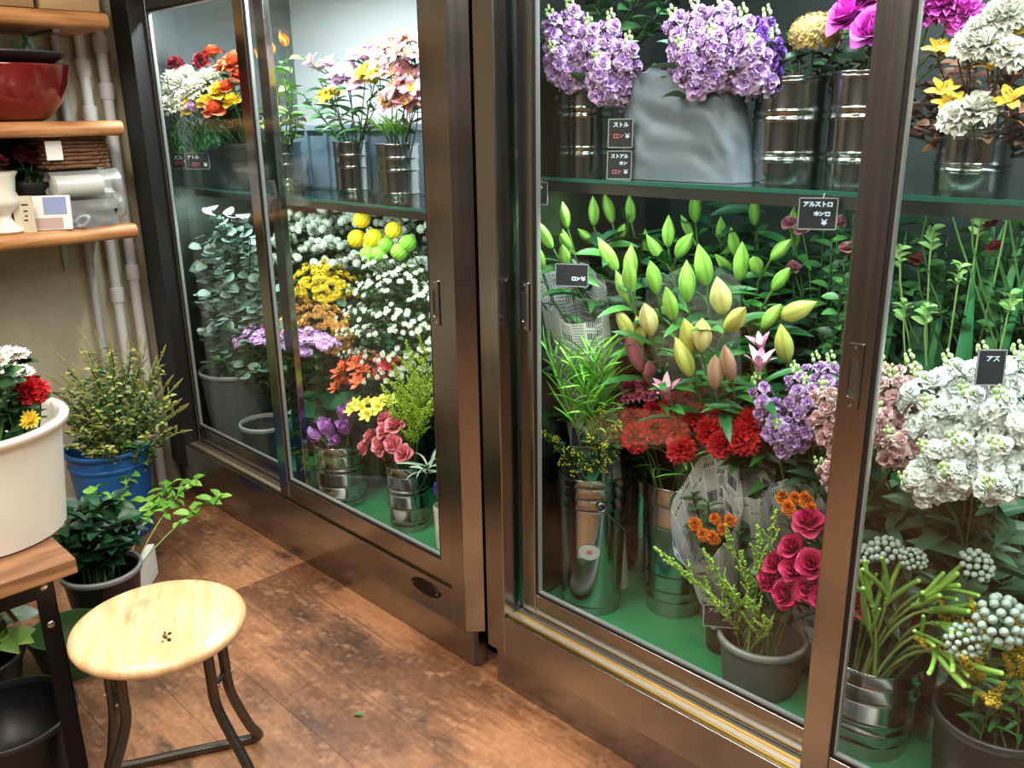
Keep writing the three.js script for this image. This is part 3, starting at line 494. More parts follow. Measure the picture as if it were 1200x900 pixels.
leafSet('variegated', 0.1, 0.055, [0xa6bd5a, 0x7f9a4a, 0x8d9c86], { fold: 0.25 });
leafSet('stripe', 0.2, 0.016, [0xa9c3a6, 0x8fae92, 0xc6d6bf], { fold: 0.5, curl: -0.8 });
leafSet('blade', 0.16, 0.008, [0x5fb432, 0x78c83f, 0x4fa02b, 0x93d858], { fold: 0.5, curl: -0.8 });
leafSet('iris', 0.62, 0.026, [0x3d8550, 0x4f9a58, 0x2f7046, 0x66ab62], { fold: 0.2, curl: -0.25, n: [2, 8] });
leafSet('olive', 0.07, 0.035, [0x97a055, 0xaab064, 0x84925c, 0x9ea84a], { fold: 0.3 });
leafSet('brown', 0.045, 0.022, [0x6b4a3c, 0x7f5a48, 0x5a3a34, 0x8a6a4c], { fold: 0.2 });
leafSet('fern', 0.03, 0.007, [0x2f6a34, 0x3c7c3f], { fold: 0.1 });
leafSet('pale', 0.07, 0.035, [0x8fb86a, 0xa3c77e, 0x77a85c], { fold: 0.3 });
const white = C(0xf2f2ea);
function bloomSet(n, fn) { return Array.from({ length: n }, (_, k) => { const m = new Mesher(); fn(m, random(900 + k * 31), k); return m.geometry(); }); }
const carnation = (hex, R = 0.034) => bloomSet(2, (m, r) => {
  const c = C(hex);
  [[6, 0.25], [8, 0.6], [9, 0.95], [10, 1.3], [9, 1.6]].forEach(([n, t], k) => m.ring(n, t, R * (0.86 + k * 0.05), R * 0.85, { shape: 'fan', ruffle: 0.16, waves: 6, n: [5, 3], teeth: 0.12, curl: 0.3 }, c, { y: 0.016 - k * 0.0025, phi: k * 0.7, rnd: r, wob: 0.12 }));
  m.ball(0, 0.003, 0, 0.0085, C(0x5d8a4a), 6, 5, 1.5);
});
const rose = (hex, R = 0.03) => bloomSet(2, (m, r) => {
  const c = C(hex);
  [[3, 0.05, 0.5, 0.9], [4, 0.18, 0.85, 0.95], [5, 0.38, 1.15, 1], [5, 0.66, 1.35, 1], [5, 1.0, 1.45, 0.95]].forEach(([n, t, w, l], k) => m.ring(n, t, R * 1.25 * l, R * w * 1.15, { cup: 0.32 - k * 0.02, curl: -0.4 + k * 0.3, n: [4, 4], ruffle: 0.02 }, c, { r: R * 0.03 * k, y: -0.001 * k, phi: k * 1.1, rnd: r, wob: 0.07 }));
  m.ball(0, -0.001, 0, R * 0.26, C(0x5a8446), 6, 5, 1.1); m.ring(5, 1.5, R * 0.7, R * 0.2, { shape: 'lance', n: [2, 3] }, C(0x5a8446));
});
const daisy = (hex, eye, R = 0.018, n = 14) => bloomSet(2, (m, r) => {
  const c = C(hex);
  m.ring(n, 1.25, R, R * 0.34, { n: [2, 2], curl: 0.25 }, c, { rnd: r, wob: 0.1 }); m.ring(n - 3, 0.85, R * 0.78, R * 0.32, { n: [2, 2] }, c, { y: 0.002, phi: 0.2, rnd: r, wob: 0.12 });
  m.ball(0, 0.003, 0, R * 0.3, C(eye), 8, 4, 0.6);
});
const pompon = (hex, R = 0.016) => bloomSet(2, (m, r) => {
  const c = C(hex); m.ball(0, 0, 0, R * 0.74, c, 8, 5);
  for (let k = 0; k < 5; k++) m.ring([5, 8, 10, 9, 7][k], 0.25 + k * 0.52, R * 0.42, R * 0.42, { n: [2, 2], cup: 0.25 }, c, { y: R * 0.62 * Math.cos(0.2 + k * 0.5), r: R * 0.62 * Math.sin(0.2 + k * 0.5), phi: k * 0.6, rnd: r, wob: 0.15 });
});
const knob = (hex, R = 0.022) => bloomSet(1, (m) => { const c = C(hex); m.ball(0, 0, 0, R, c, 22, 16, 0.95, 0.07); });
const stockFloret = (hex, hex2, R = 0.02) => bloomSet(3, (m, r) => {
  const a = C(hex), b = C(hex2);
  [[4, 0.3, a], [6, 0.75, a], [6, 1.2, b], [5, 1.5, b]].forEach(([n, t, c], k) => m.ring(n, t, R * (0.75 + 0.1 * k), R * 0.95, { n: [4, 3], ruffle: 0.14, waves: 4, curl: 0.35, cup: 0.1 }, c, { y: 0.008 - 0.0025 * k, phi: k, rnd: r, wob: 0.18 }));
  m.ball(0, 0, 0, R * 0.25, C(0x8fae6a), 5, 4, 1.4);
});
const star = (hex, inner, R = 0.03, tilt = 0.75, n = 6) => bloomSet(2, (m, r) => {
  const a = C(hex), b = C(inner), f = (u, v) => (v < 0.3 ? b : a);
  m.ring(3, tilt, R, R * 0.5, { n: [4, 4], curl: 0.7, cup: 0.12, ruffle: 0.04 }, f, { rnd: r, wob: 0.1 }); m.ring(n - 3, tilt - 0.12, R * 0.95, R * 0.42, { n: [4, 4], curl: 0.6, cup: 0.12 }, f, { phi: Math.PI / 3, rnd: r, wob: 0.1 });
  for (let k = 0; k < 4; k++) { const t = k * 1.6; m.ball(Math.cos(t) * R * 0.12, R * 0.55, Math.sin(t) * R * 0.12, R * 0.05, C(0xb8a24a), 4, 3, 2); }
});
function budShape(L, R, col, seam) {
  return new Mesher().grid(18, 12, (a, b) => {
    const t = a * Math.PI * 2, k = Math.pow(Math.sin(Math.PI * Math.min(1, 0.05 + 0.95 * Math.pow(b, 0.92))), b < 0.5 ? 0.62 : 1.02) * R * (1 + 0.1 * Math.cos(t * 3));
    return [k * Math.cos(t), L * b, -k * Math.sin(t)];
  }, (a) => (Math.cos(a * Math.PI * 6) < -0.55 ? seam : col)).geometry();
}
const BUDS = {
  green: budShape(0.092, 0.0165, C(0x8fbf52), C(0x6fa33e)), fresh: budShape(0.08, 0.014, C(0x7db048), C(0x5c9030)), yellow: budShape(0.088, 0.0175, C(0xb3b95a), C(0x96a048)), blush: budShape(0.092, 0.0165, C(0xb9907a), C(0x8f8d58)), rosy: budShape(0.094, 0.0155, C(0xa5606a), C(0x8a5a58)), cream: budShape(0.084, 0.019, C(0xcfc982), C(0xb9a878)),
};
const OPEN_LILY = bloomSet(2, (m, r) => { const a = C(0xd58fae), b = C(0xe9c3cf); m.ring(3, 0.32, 0.085, 0.03, { shape: 'lance', n: [4, 6], curl: 0.7, cup: 0.2 }, a, { rnd: r, wob: 0.08 }); m.ring(3, 0.26, 0.082, 0.028, { shape: 'lance', n: [4, 6], curl: 0.5, cup: 0.2 }, b, { phi: 1, rnd: r, wob: 0.08 }); });
const TULIP = (hex) => bloomSet(2, (m, r) => { const c = C(hex); m.ring(3, 0.22, 0.045, 0.03, { n: [4, 4], cup: 0.35, curl: -0.3 }, c, { r: 0.002, rnd: r, wob: 0.05 }); m.ring(3, 0.32, 0.044, 0.032, { n: [4, 4], cup: 0.3, curl: 0.1 }, c, { r: 0.003, phi: 1, rnd: r, wob: 0.05 }); });
const GLORIOSA = bloomSet(2, (m, r) => { const red = C(0xcc4426), yel = C(0xe8a53a); m.ring(6, 1.1, 0.05, 0.016, { shape: 'lance', n: [2, 6], curl: -1.7, ruffle: 0.08, waves: 4 }, (u, v) => (v < 0.35 || u === 0 || u === 1 ? yel : red), { rnd: r, wob: 0.25 }); });
const BRUNIA = bloomSet(1, (m) => {                                       // cluster of little silver balls
  const a = C(0xa9b7ae), k = 30;
  for (let i = 0; i < k; i++) { const y = 1 - 1.15 * (i + 0.5) / k, q = Math.sqrt(1 - y * y), t = i * 2.39996; m.ball(0.03 * q * Math.cos(t), 0.024 * y + 0.004, 0.03 * q * Math.sin(t), 0.0062, a, 7, 5); }
});
const CLUMP = (hex, hex2, n = 46, R = 0.02, b = 0.0026) => bloomSet(2, (m, r) => { for (let i = 0; i < n; i++) { const t = i * 2.4, q = Math.sqrt((i + 0.5) / n); m.ball(R * q * Math.cos(t), r(-0.006, 0.008) + (1 - q) * R * 0.5, R * q * Math.sin(t), b * r(0.7, 1.3), r() < 0.5 ? C(hex) : C(hex2), 4, 3); } });
// goldenrod-like plume: a branchlet along +y lined with dots
const PLUME = (hex, hex2, L = 0.11, n = 110, spread = 0.02, b = 0.0024) => bloomSet(3, (m, r) => {
  for (let i = 0; i < n; i++) { const v = i / n, q = spread * (1 - v * 0.85) * Math.sqrt(r()), t = r(0, 6.3); m.ball(q * Math.cos(t), L * v + r(-0.004, 0.004), q * Math.sin(t), b * r(0.6, 1.3), r() < 0.5 ? C(hex) : C(hex2), 4, 3); }
});
const FINGER = bloomSet(2, (m, r, k) => {                                 // soft green finger of a brunia branch
  const c = [C(0x84b348), C(0x6f9a42)][k], curve = new THREE.QuadraticBezierCurve3(V(0, 0, 0), V(0, 0.05, 0.004), V(0, 0.1, 0.022)); m.tube(curve, 0.0062, 0.0058, 10, 8, c); m.ball(0, 0.1, 0.022, 0.0058, C(0xa6d163), 8, 5);
  for (let i = 0; i < 90; i++) { const v = r(), t = r(0, 6.3), p = curve.getPoint(v), q = 0.0085; m.petal(new THREE.Matrix4().makeTranslation(p.x, p.y, p.z).multiply(new THREE.Matrix4().makeRotationY(t)).multiply(new THREE.Matrix4().makeRotationX(0.7)), q, 0.0022, { shape: 'lance', n: [1, 1] }, c); }
});
const HYDRANGEA = bloomSet(1, (m, r) => { for (let i = 0; i < 70; i++) { const y = 1 - 1.2 * (i + 0.5) / 70, q = Math.sqrt(1 - y * y), t = i * 2.4, d = V(q * Math.cos(t), y, q * Math.sin(t)), M4 = new THREE.Matrix4().compose(d.clone().multiplyScalar(0.045).setY(d.y * 0.034), toDir(d), V(1, 1, 1)); for (let k = 0; k < 4; k++) m.petal(M4.clone().multiply(new THREE.Matrix4().makeRotationY(k * 1.57)).multiply(new THREE.Matrix4().makeRotationX(1.3)), 0.013, 0.013, { n: [2, 2] }, C(i % 3 ? 0xb39a5c : 0x9a8a56)); } });

// ---------------------------------------------------------------- stems
const leafRnd = random(2024);
function stemThing(kind, meta, base, head, dir, { r = 0.0022, mat = M.stem, lift = 0.55 } = {}) {
  const t = thing(kind, meta, base), e = V(head[0] - base[0], head[1] - base[1], head[2] - base[2]), h = Math.max(0.03, e.y);
  const curve = new THREE.CubicBezierCurve3(V(0, 0, 0), V(e.x * 0.06, h * lift, e.z * 0.06), e.clone().addScaledVector(dir, -0.35 * e.length() * 0.6), e);
  part('stem', new Mesher().tube(curve, r * 1.2, r * 0.85, 9, 5, white).geometry(), mat, t);
  return { t, curve, end: e };
}
function leavesOn(s, set, n, t0, t1, { scale = 1, rise = 0.5, droop = 0, name = 'leaf', spin = 2.4, mat = M.leaf, parent = null, tumble = 0.7 } = {}) {
  const geos = LEAVES[set], off = leafRnd(0, 6.28);
  for (let k = 0; k < n; k++) {
    const v = t0 + (t1 - t0) * (k + 0.5) / n, p = s.curve.getPoint(v), a = off + k * spin, d = V(Math.cos(a), rise + leafRnd(-0.25, 0.25) - droop * (1 - v), Math.sin(a)).normalize();
    const m = part(name, geos[k % geos.length], mat, parent ?? s.t, p.toArray(), leafTurn(d, V(leafRnd(-1, 1) * tumble, 1, leafRnd(-0.6, 1.4) * tumble))); const q = scale * leafRnd(0.75, 1.15); m.scale.set(q, q, q);
  }
}
function bloomOn(s, set, dir, scale = 1, name = 'bloom', at = null, mat = M.petal) {
  const m = part(name, set[Math.floor(leafRnd(0, set.length - 0.001))], mat, s.t, (at ?? s.end).toArray(), toDir(dir.clone().normalize(), leafRnd(0, 6.28))); m.scale.setScalar(scale); return m;
}
const jitter = (r, k) => V(r(-k, k), r(-k, k), r(-k, k));
const inPot = (r, [x, y, z], rad) => { const a = r(0, 6.28), q = rad * Math.sqrt(r()); return [x + q * Math.cos(a), y + 0.011, z + q * Math.sin(a)]; };
// heads over the top and front of a dome: centre, radii, number
function dome(seed, n, [cx, cy, cz], [rx, ry, rz], low = -0.25) {
  const r = random(seed), out = [];
  for (let i = 0; i < n; i++) {
    const y = 1 - (1 - low) * (i + 0.5) / n, q = Math.sqrt(Math.max(0, 1 - y * y)), t = i * 2.39996 + r(-0.25, 0.25), k = r(0.86, 1.05);
    const d = V(q * Math.cos(t), y, q * Math.sin(t)); out.push([[cx + rx * d.x * k, cy + ry * d.y * k, cz + rz * d.z * k], V(d.x, d.y + 0.5, d.z + 0.25).normalize()]);
  }
  return out;
}
// single-headed flowers (carnations, roses, tulips): one thing per head
function singles(kind, meta, heads, base, rad, set, o = {}) {
  const r = random(o.seed ?? 11), made = [];
  for (const h of heads) {
    const p = Array.isArray(h[0]) ? h[0] : h, d = (Array.isArray(h[0]) && h[1] ? h[1].clone() : V(r(-0.3, 0.4), 1, r(0.1, 0.8))).normalize();
    const s = stemThing(kind, meta, inPot(r, base, rad), p, d, o.stem); bloomOn(s, set, d, (o.scale ?? 1) * r(0.88, 1.1), o.part ?? 'bloom');
    if (o.leaves) leavesOn(s, o.leaves, o.nLeaves ?? 4, 0.55, 0.93, { scale: o.leafScale ?? 1, rise: o.rise ?? 0.5 });
    made.push(s);
  }
  return made;
}
// sprays: one stem, several heads
function sprays(kind, meta, heads, per, base, rad, set, spread, o = {}) {
  const r = random(o.seed ?? 21);
  for (const [p, d] of heads) {
    const s = stemThing(kind, meta, inPot(r, base, rad), p, d, o.stem ?? { r: 0.0018, mat: M.stemDark }), knot = s.curve.getPoint(0.86);
    for (let k = 0; k < per; k++) {
      const a = k * 2.4 + r(0, 1), q = k === 0 ? 0 : spread * Math.sqrt(k / per), side = V(Math.cos(a), 0, Math.sin(a)), q0 = s.end.clone().addScaledVector(side, q).add(V(0, r(-0.012, 0.012) - q * 0.35, 0)), dd = d.clone().addScaledVector(side, 0.55 * q / spread).add(jitter(r, 0.15)).normalize();
      if (k) part('branchlet', new Mesher().tube(new THREE.QuadraticBezierCurve3(knot, knot.clone().lerp(q0, 0.6).addScaledVector(side, 0.004), q0), 0.0011, 0.0009, 3, 4, white).geometry(), o.twig ?? M.stemDark, s.t);
      bloomOn(s, set, dd, (o.scale ?? 1) * r(0.82, 1.12), o.part ?? 'bloom', q0);
    }
    if (o.leaves) leavesOn(s, o.leaves, o.nLeaves ?? 6, 0.5, 0.97, { scale: o.leafScale ?? 1, rise: o.rise ?? 0.45 });
  }
}
// stock: a spike of ruffled florets with green buds on top
function stocks(meta, heads, base, rad, set, o = {}) {
  const r = random(o.seed ?? 31);
  for (const [p, d0, len = 0.13] of heads) {
    const d = d0.clone().normalize(), s = stemThing('stock_flower', meta, inPot(r, base, rad), p, d, { r: 0.0034 }), n = o.n ?? 14;
    const x = V(1, 0, 0).addScaledVector(d, -d.x).normalize(), z = d.clone().cross(x);
    for (let k = 0; k < n; k++) {
      const v = (k + 0.5) / n, a = k * 2.4, out = x.clone().multiplyScalar(Math.cos(a)).addScaledVector(z, Math.sin(a)), c = s.end.clone().addScaledVector(d, -len * (1 - v) - 0.004).addScaledVector(out, (0.022 + r(-0.004, 0.006)) * (1 - v * 0.55));
      bloomOn(s, set, out.clone().addScaledVector(d, 0.35 + v * 0.7), (o.scale ?? 1) * (1.12 - v * 0.5) * r(0.9, 1.1), 'floret', c);
    }
    const b = new Mesher(); for (let k = 0; k < 7; k++) { const a = k * 2.4, v = k / 7, out = x.clone().multiplyScalar(Math.cos(a)).addScaledVector(z, Math.sin(a)), c = s.end.clone().addScaledVector(d, v * 0.026).addScaledVector(out, 0.011 * (1 - v * 0.7)); b.ball(c.x, c.y, c.z, 0.0048 - v * 0.002, C(k % 2 ? 0xb9cf92 : 0xa3c07c), 6, 5, 1.3); }
    part('bud_cluster', b.geometry(), M.leaf, s.t); leavesOn(s, 'stock', 5, 0.35, 0.72, { scale: 0.6 });
  }
}
function lilies(meta, list, o = {}) {
  const r = random(o.seed ?? 41);
  for (const [p, base, kind, n = 2, d0 = V(0.1, 1, 0.35), size = 1] of list) {
    const d = d0.clone().normalize(), s = stemThing('lily', meta, inPot(r, base, 0.05), p, d, { r: 0.0036 });
    for (let k = 0; k < n; k++) {
      const a = r(0, 6.28), out = V(Math.cos(a), 0, Math.sin(a)).add(V(0.1, 0, 0.45)), dd = d.clone().addScaledVector(out, k === 0 ? 0.12 : 0.62).normalize(), foot = k === 0 ? s.end : s.curve.getPoint(0.93 - k * 0.03), st = foot.clone().addScaledVector(dd, k === 0 ? 0.004 : 0.028);
      if (k) part('bud_stalk', new Mesher().tube(new THREE.QuadraticBezierCurve3(foot, foot.clone().lerp(st, 0.5), st), 0.0026, 0.0024, 3, 5, white).geometry(), M.stemPale, s.t);
      const g = kind === 'open' ? OPEN_LILY[k % 2] : BUDS[kind], m = part(kind === 'open' ? 'open_bloom' : 'bud', g, kind === 'open' ? M.petal : M.leaf, s.t, st.toArray(), toDir(dd, r(0, 6.28))); m.scale.setScalar(size * r(0.85, 1.1) * (k ? 0.9 : 1));
    }
    leavesOn(s, 'lily', 9, 0.55, 0.97, { scale: 0.95, rise: 0.35 }); leavesOn(s, 'lily', 6, 0.3, 0.6, { scale: 1, rise: 0.3 });
  }
}
// leafy branches: one thing per branch, each leaf its own part
function branches(kind, meta, heads, base, rad, set, nLeaves, o = {}) {
  const r = random(o.seed ?? 51);
  for (const [p, d] of heads) {
    const s = stemThing(kind, meta, Array.isArray(base[0]) ? base[Math.floor(r(0, base.length))] : inPot(r, base, rad), p, d, o.stem ?? { r: 0.0022, mat: o.mat ?? M.stemDark });
    leavesOn(s, set, nLeaves, o.from ?? 0.3, 1, { scale: o.scale ?? 1, rise: o.rise ?? 0.4, spin: o.spin ?? 2.4, droop: o.droop ?? 0 });
    if (o.berries) { const q = V(0, 0, 0); for (let k = 0; k < (o.nBerries ?? 4); k++) { s.curve.getPoint(1 - k * 0.07, q); bloomOn(s, o.berries, V(r(-1, 1), 1, r(-0.4, 1)), r(0.8, 1.1), o.berry ?? 'berry_cluster', q.clone().add(V(r(-0.016, 0.016), r(-0.005, 0.01), r(-0.01, 0.016)))); } }
  }
}
function plumes(kind, meta, heads, base, rad, set, per, o = {}) {
  const r = random(o.seed ?? 61);
  for (const [p, d] of heads) {
    const s = stemThing(kind, meta, inPot(r, base, rad), p, d, { r: 0.002, mat: o.mat ?? M.stem });
    for (let k = 0; k < per; k++) { const v = 1 - (k / per) * (o.span ?? 0.4), q = s.curve.getPoint(v), a = k * 2.4, dd = d.clone().addScaledVector(V(Math.cos(a), 0.3, Math.sin(a)), k ? 0.85 : 0); bloomOn(s, set, dd, (o.scale ?? 1) * (k ? r(0.55, 0.85) : 1), o.part ?? 'plume', q); }
    if (o.leaves) leavesOn(s, o.leaves, o.nLeaves ?? 5, 0.35, 0.8, { scale: o.leafScale ?? 1 });
  }
}
// paper sleeve: an open cone of sheet, creased, with a slanted mouth
function sleeve(name, meta, base, top, r0, r1, mat, { slant = 0.25, face = V(0, 0.4, 1), crease = 0.06, seed = 1, flat = 1 } = {}) {
  const t = thing(name, meta, base), e = V(top[0] - base[0], top[1] - base[1], top[2] - base[2]), L = e.length(), d = e.clone().normalize();
  const x = V(1, 0, 0).addScaledVector(d, -d.x).normalize(), z = x.clone().cross(d), f = Math.atan2(face.dot(z), face.dot(x));
  const m = new Mesher(), nu = 40, nv = 14, uv = [];
  m.grid(nu, nv, (a, b) => {
    const q = a * Math.PI * 2 * 1.06, R = (r0 + (r1 - r0) * Math.pow(b, 0.9)) * (1 + crease * noise.noise(Math.cos(q) * 2.2 + seed, b * 2.5, Math.sin(q) * 2.2)) + a * 0.002, h = b * L * (1 - slant * b * 0.5 * (1 + Math.cos(q - f))) + b * b * 0.02 * noise.noise(q * 2, seed, 3);
    uv.push(a * 2.2, b * 1.4); const c = V(0, 0, 0).addScaledVector(d, h).addScaledVector(x, Math.cos(q) * R).addScaledVector(z, Math.sin(q) * R * flat); return c.toArray();
  }, white);
  const g = m.geometry(); g.setAttribute('uv', new THREE.Float32BufferAttribute(uv, 2)); part('sheet', g, mat, t); return t;
}

// ---------------------------------------------------------------- plants: shop floor and table
const GREEN_DIR = V(0, 1, 0.2).normalize();
{ // white tub
  const B = [-2.06, 0.5805, -0.44];
  singles('white_mum', { label: 'white mum bloom in the white tub', category: 'flower', group: 'white mums in the tub' }, [[[-2.024, 0.983, -0.500], V(0.1, 1, 0.3)], [[-2.028, 0.976, -0.520], V(0.4, 1, 0)], [[-1.922, 0.994, -0.460], V(0.2, 1, 0.4)], [[-2.091, 0.922, -0.540], V(0.6, 0.8, 0)], [[-1.923, 1.019, -0.440], V(0, 1, 0)], [[-1.986, 0.949, -0.490], V(0.4, 0.8, 0.4)]], B, 0.1, daisy(0xf2f1ea, 0xd9d49a, 0.028, 18), { leaves: 'mum', nLeaves: 9, seed: 3, scale: 0.9, leafScale: 1.1 });
  singles('red_gerbera', { label: 'bright red ruffled flower at the edge of the white tub', category: 'flower' }, [[[-2.002, 0.899, -0.530], V(0.6, 0.4, 0.6)]], B, 0.1, carnation(0xc81e26, 0.034), { leaves: 'mum', nLeaves: 3, seed: 5 });
  singles('yellow_mum', { label: 'small yellow flower low in the white tub', category: 'flower' }, [[[-1.951, 0.853, -0.500], V(0.6, 0.6, 0.6)]], B, 0.08, daisy(0xe6c62a, 0xc79a1c, 0.024), { leaves: 'mum', nLeaves: 2, seed: 6 });
  branches('leafy_sprig', { label: 'dark leafy stem in the white tub', category: 'greenery', group: 'greenery in the tub' }, dome(8, 16, [-2.068, 0.872, -0.470], [0.09, 0.06, 0.09]), B, 0.1, 'mum', 12, { seed: 9, scale: 1.15 });
}
{ // blue bucket bush
  const B = [-3.12, 0.0005, -1.03], gold = PLUME(0x9a9748, 0xaca65a, 0.09, 90, 0.016, 0.0034), meta = { label: 'yellow-green leafy spray in the blue bucket', category: 'greenery', group: 'foliage sprays in the blue bucket' };
  plumes('goldenrod', meta, dome(12, 40, [-3.07, 0.48, -1.06], [0.24, 0.26, 0.22], -0.35).filter(([p]) => p[0] > -3.36), B, 0.06, gold, 9, { seed: 13, span: 0.65, scale: 0.48, leaves: 'small', nLeaves: 22, leafScale: 1.0, mat: M.stemPale });
  branches('foliage_branch', { label: 'grey-green small-leaved branch in the blue bucket', category: 'greenery', group: 'leafy branches in the blue bucket' }, dome(14, 34, [-3.07, 0.46, -1.06], [0.22, 0.26, 0.21], -0.35).filter(([p]) => p[0] > -3.36), B, 0.06, 'olive', 34, { seed: 15, scale: 0.4, from: 0.4 });
}
{ // glossy dark plant with trailing bright shoots
  const B = [-2.49, 0.0005, -0.75];
  branches('glossy_plant', { label: 'dark glossy leafed shoot in the black pot beside the stool', category: 'plant', group: 'glossy shoots in the black pot' }, dome(17, 16, [-2.49, 0.3, -0.76], [0.11, 0.12, 0.11], -0.2), B, 0.06, 'gloss', 14, { seed: 18, from: 0.5, scale: 1.1 });
  branches('ivy_shoot', { label: 'light green shoot rising from the dark glossy plant', category: 'plant', group: 'light shoots in the black pot' }, [[[-2.596, 0.409, -0.800], V(0, 1, 0.3)], [[-2.607, 0.358, -0.860], V(0.3, 0.8, -0.3)], [[-2.645, 0.303, -0.920], V(0.6, 0.5, -0.5)], [[-2.573, 0.332, -0.800], V(0.2, 0.9, 0.2)]], B, 0.05, 'bright', 13, { seed: 19, from: 0.6, scale: 0.85, mat: M.stemPale });
  branches('trailing_ivy', { label: 'trailing light green shoot reaching past the blue bucket', category: 'plant', group: 'trailing shoots past the blue bucket' }, [[[-2.887, 0.221, -1.160], V(0.5, 0.4, -0.7)], [[-2.600, 0.238, -1.200], V(0.8, 0.1, -0.5)], [[-2.823, 0.186, -1.080], V(0.6, 0, -0.5)], [[-2.783, 0.256, -1.200], V(0.5, 0.4, -0.6)], [[-3.015, 0.286, -1.100], V(0.3, 0.6, -0.5)]], B, 0.04, 'bright', 18, { seed: 20, from: 0.6, scale: 0.9, mat: M.stemPale });
  branches('variegated_plant', { label: 'variegated grey and lime leafed shoot under the table', category: 'plant', group: 'variegated plant under the table' }, dome(23, 8, [-2.3, 0.22, -0.37], [0.12, 0.08, 0.1], -0.1), [-2.32, 0.0005, -0.36], 0.05, 'variegated', 6, { seed: 24, from: 0.6 });
  const lf = thing('fallen_leaf', { label: 'single small green leaf lying on the wooden floor', category: 'leaf' }, [-1.62, 0.002, -1.02], 0.8);
  part('leaf', LEAVES.small[1], M.leaf, lf, [0, 0, 0], leafTurn(V(1, 0.12, 0)));
}
// dried flowers on the wall shelf
singles('dried_rose', { label: 'dried dark red rose in the white urn', category: 'flower', group: 'dried roses in the urn' }, [[-3.13, 1.335, -0.85], [-3.1, 1.325, -0.82], [-3.14, 1.325, -0.8]].map((p) => [p, V(0.3, 1, -0.2)]), [-3.13, 1.205, -0.835], 0.012, rose(0x5a1420, 0.022), { seed: 71 });
singles('dried_rose', { label: 'dried dark red flower in the black pot on the shelf', category: 'flower', group: 'dried flowers in the black shelf pot' }, [[-3.21, 1.335, -0.97], [-3.2, 1.33, -1.0], [-3.22, 1.345, -0.94], [-3.25, 1.35, -0.98]].map((p) => [p, V(0.4, 1, -0.1)]), [-3.25, 1.117, -0.955], 0.04, carnation(0x641a26, 0.024), { seed: 72, leaves: 'gloss', nLeaves: 4, leafScale: 0.7 });

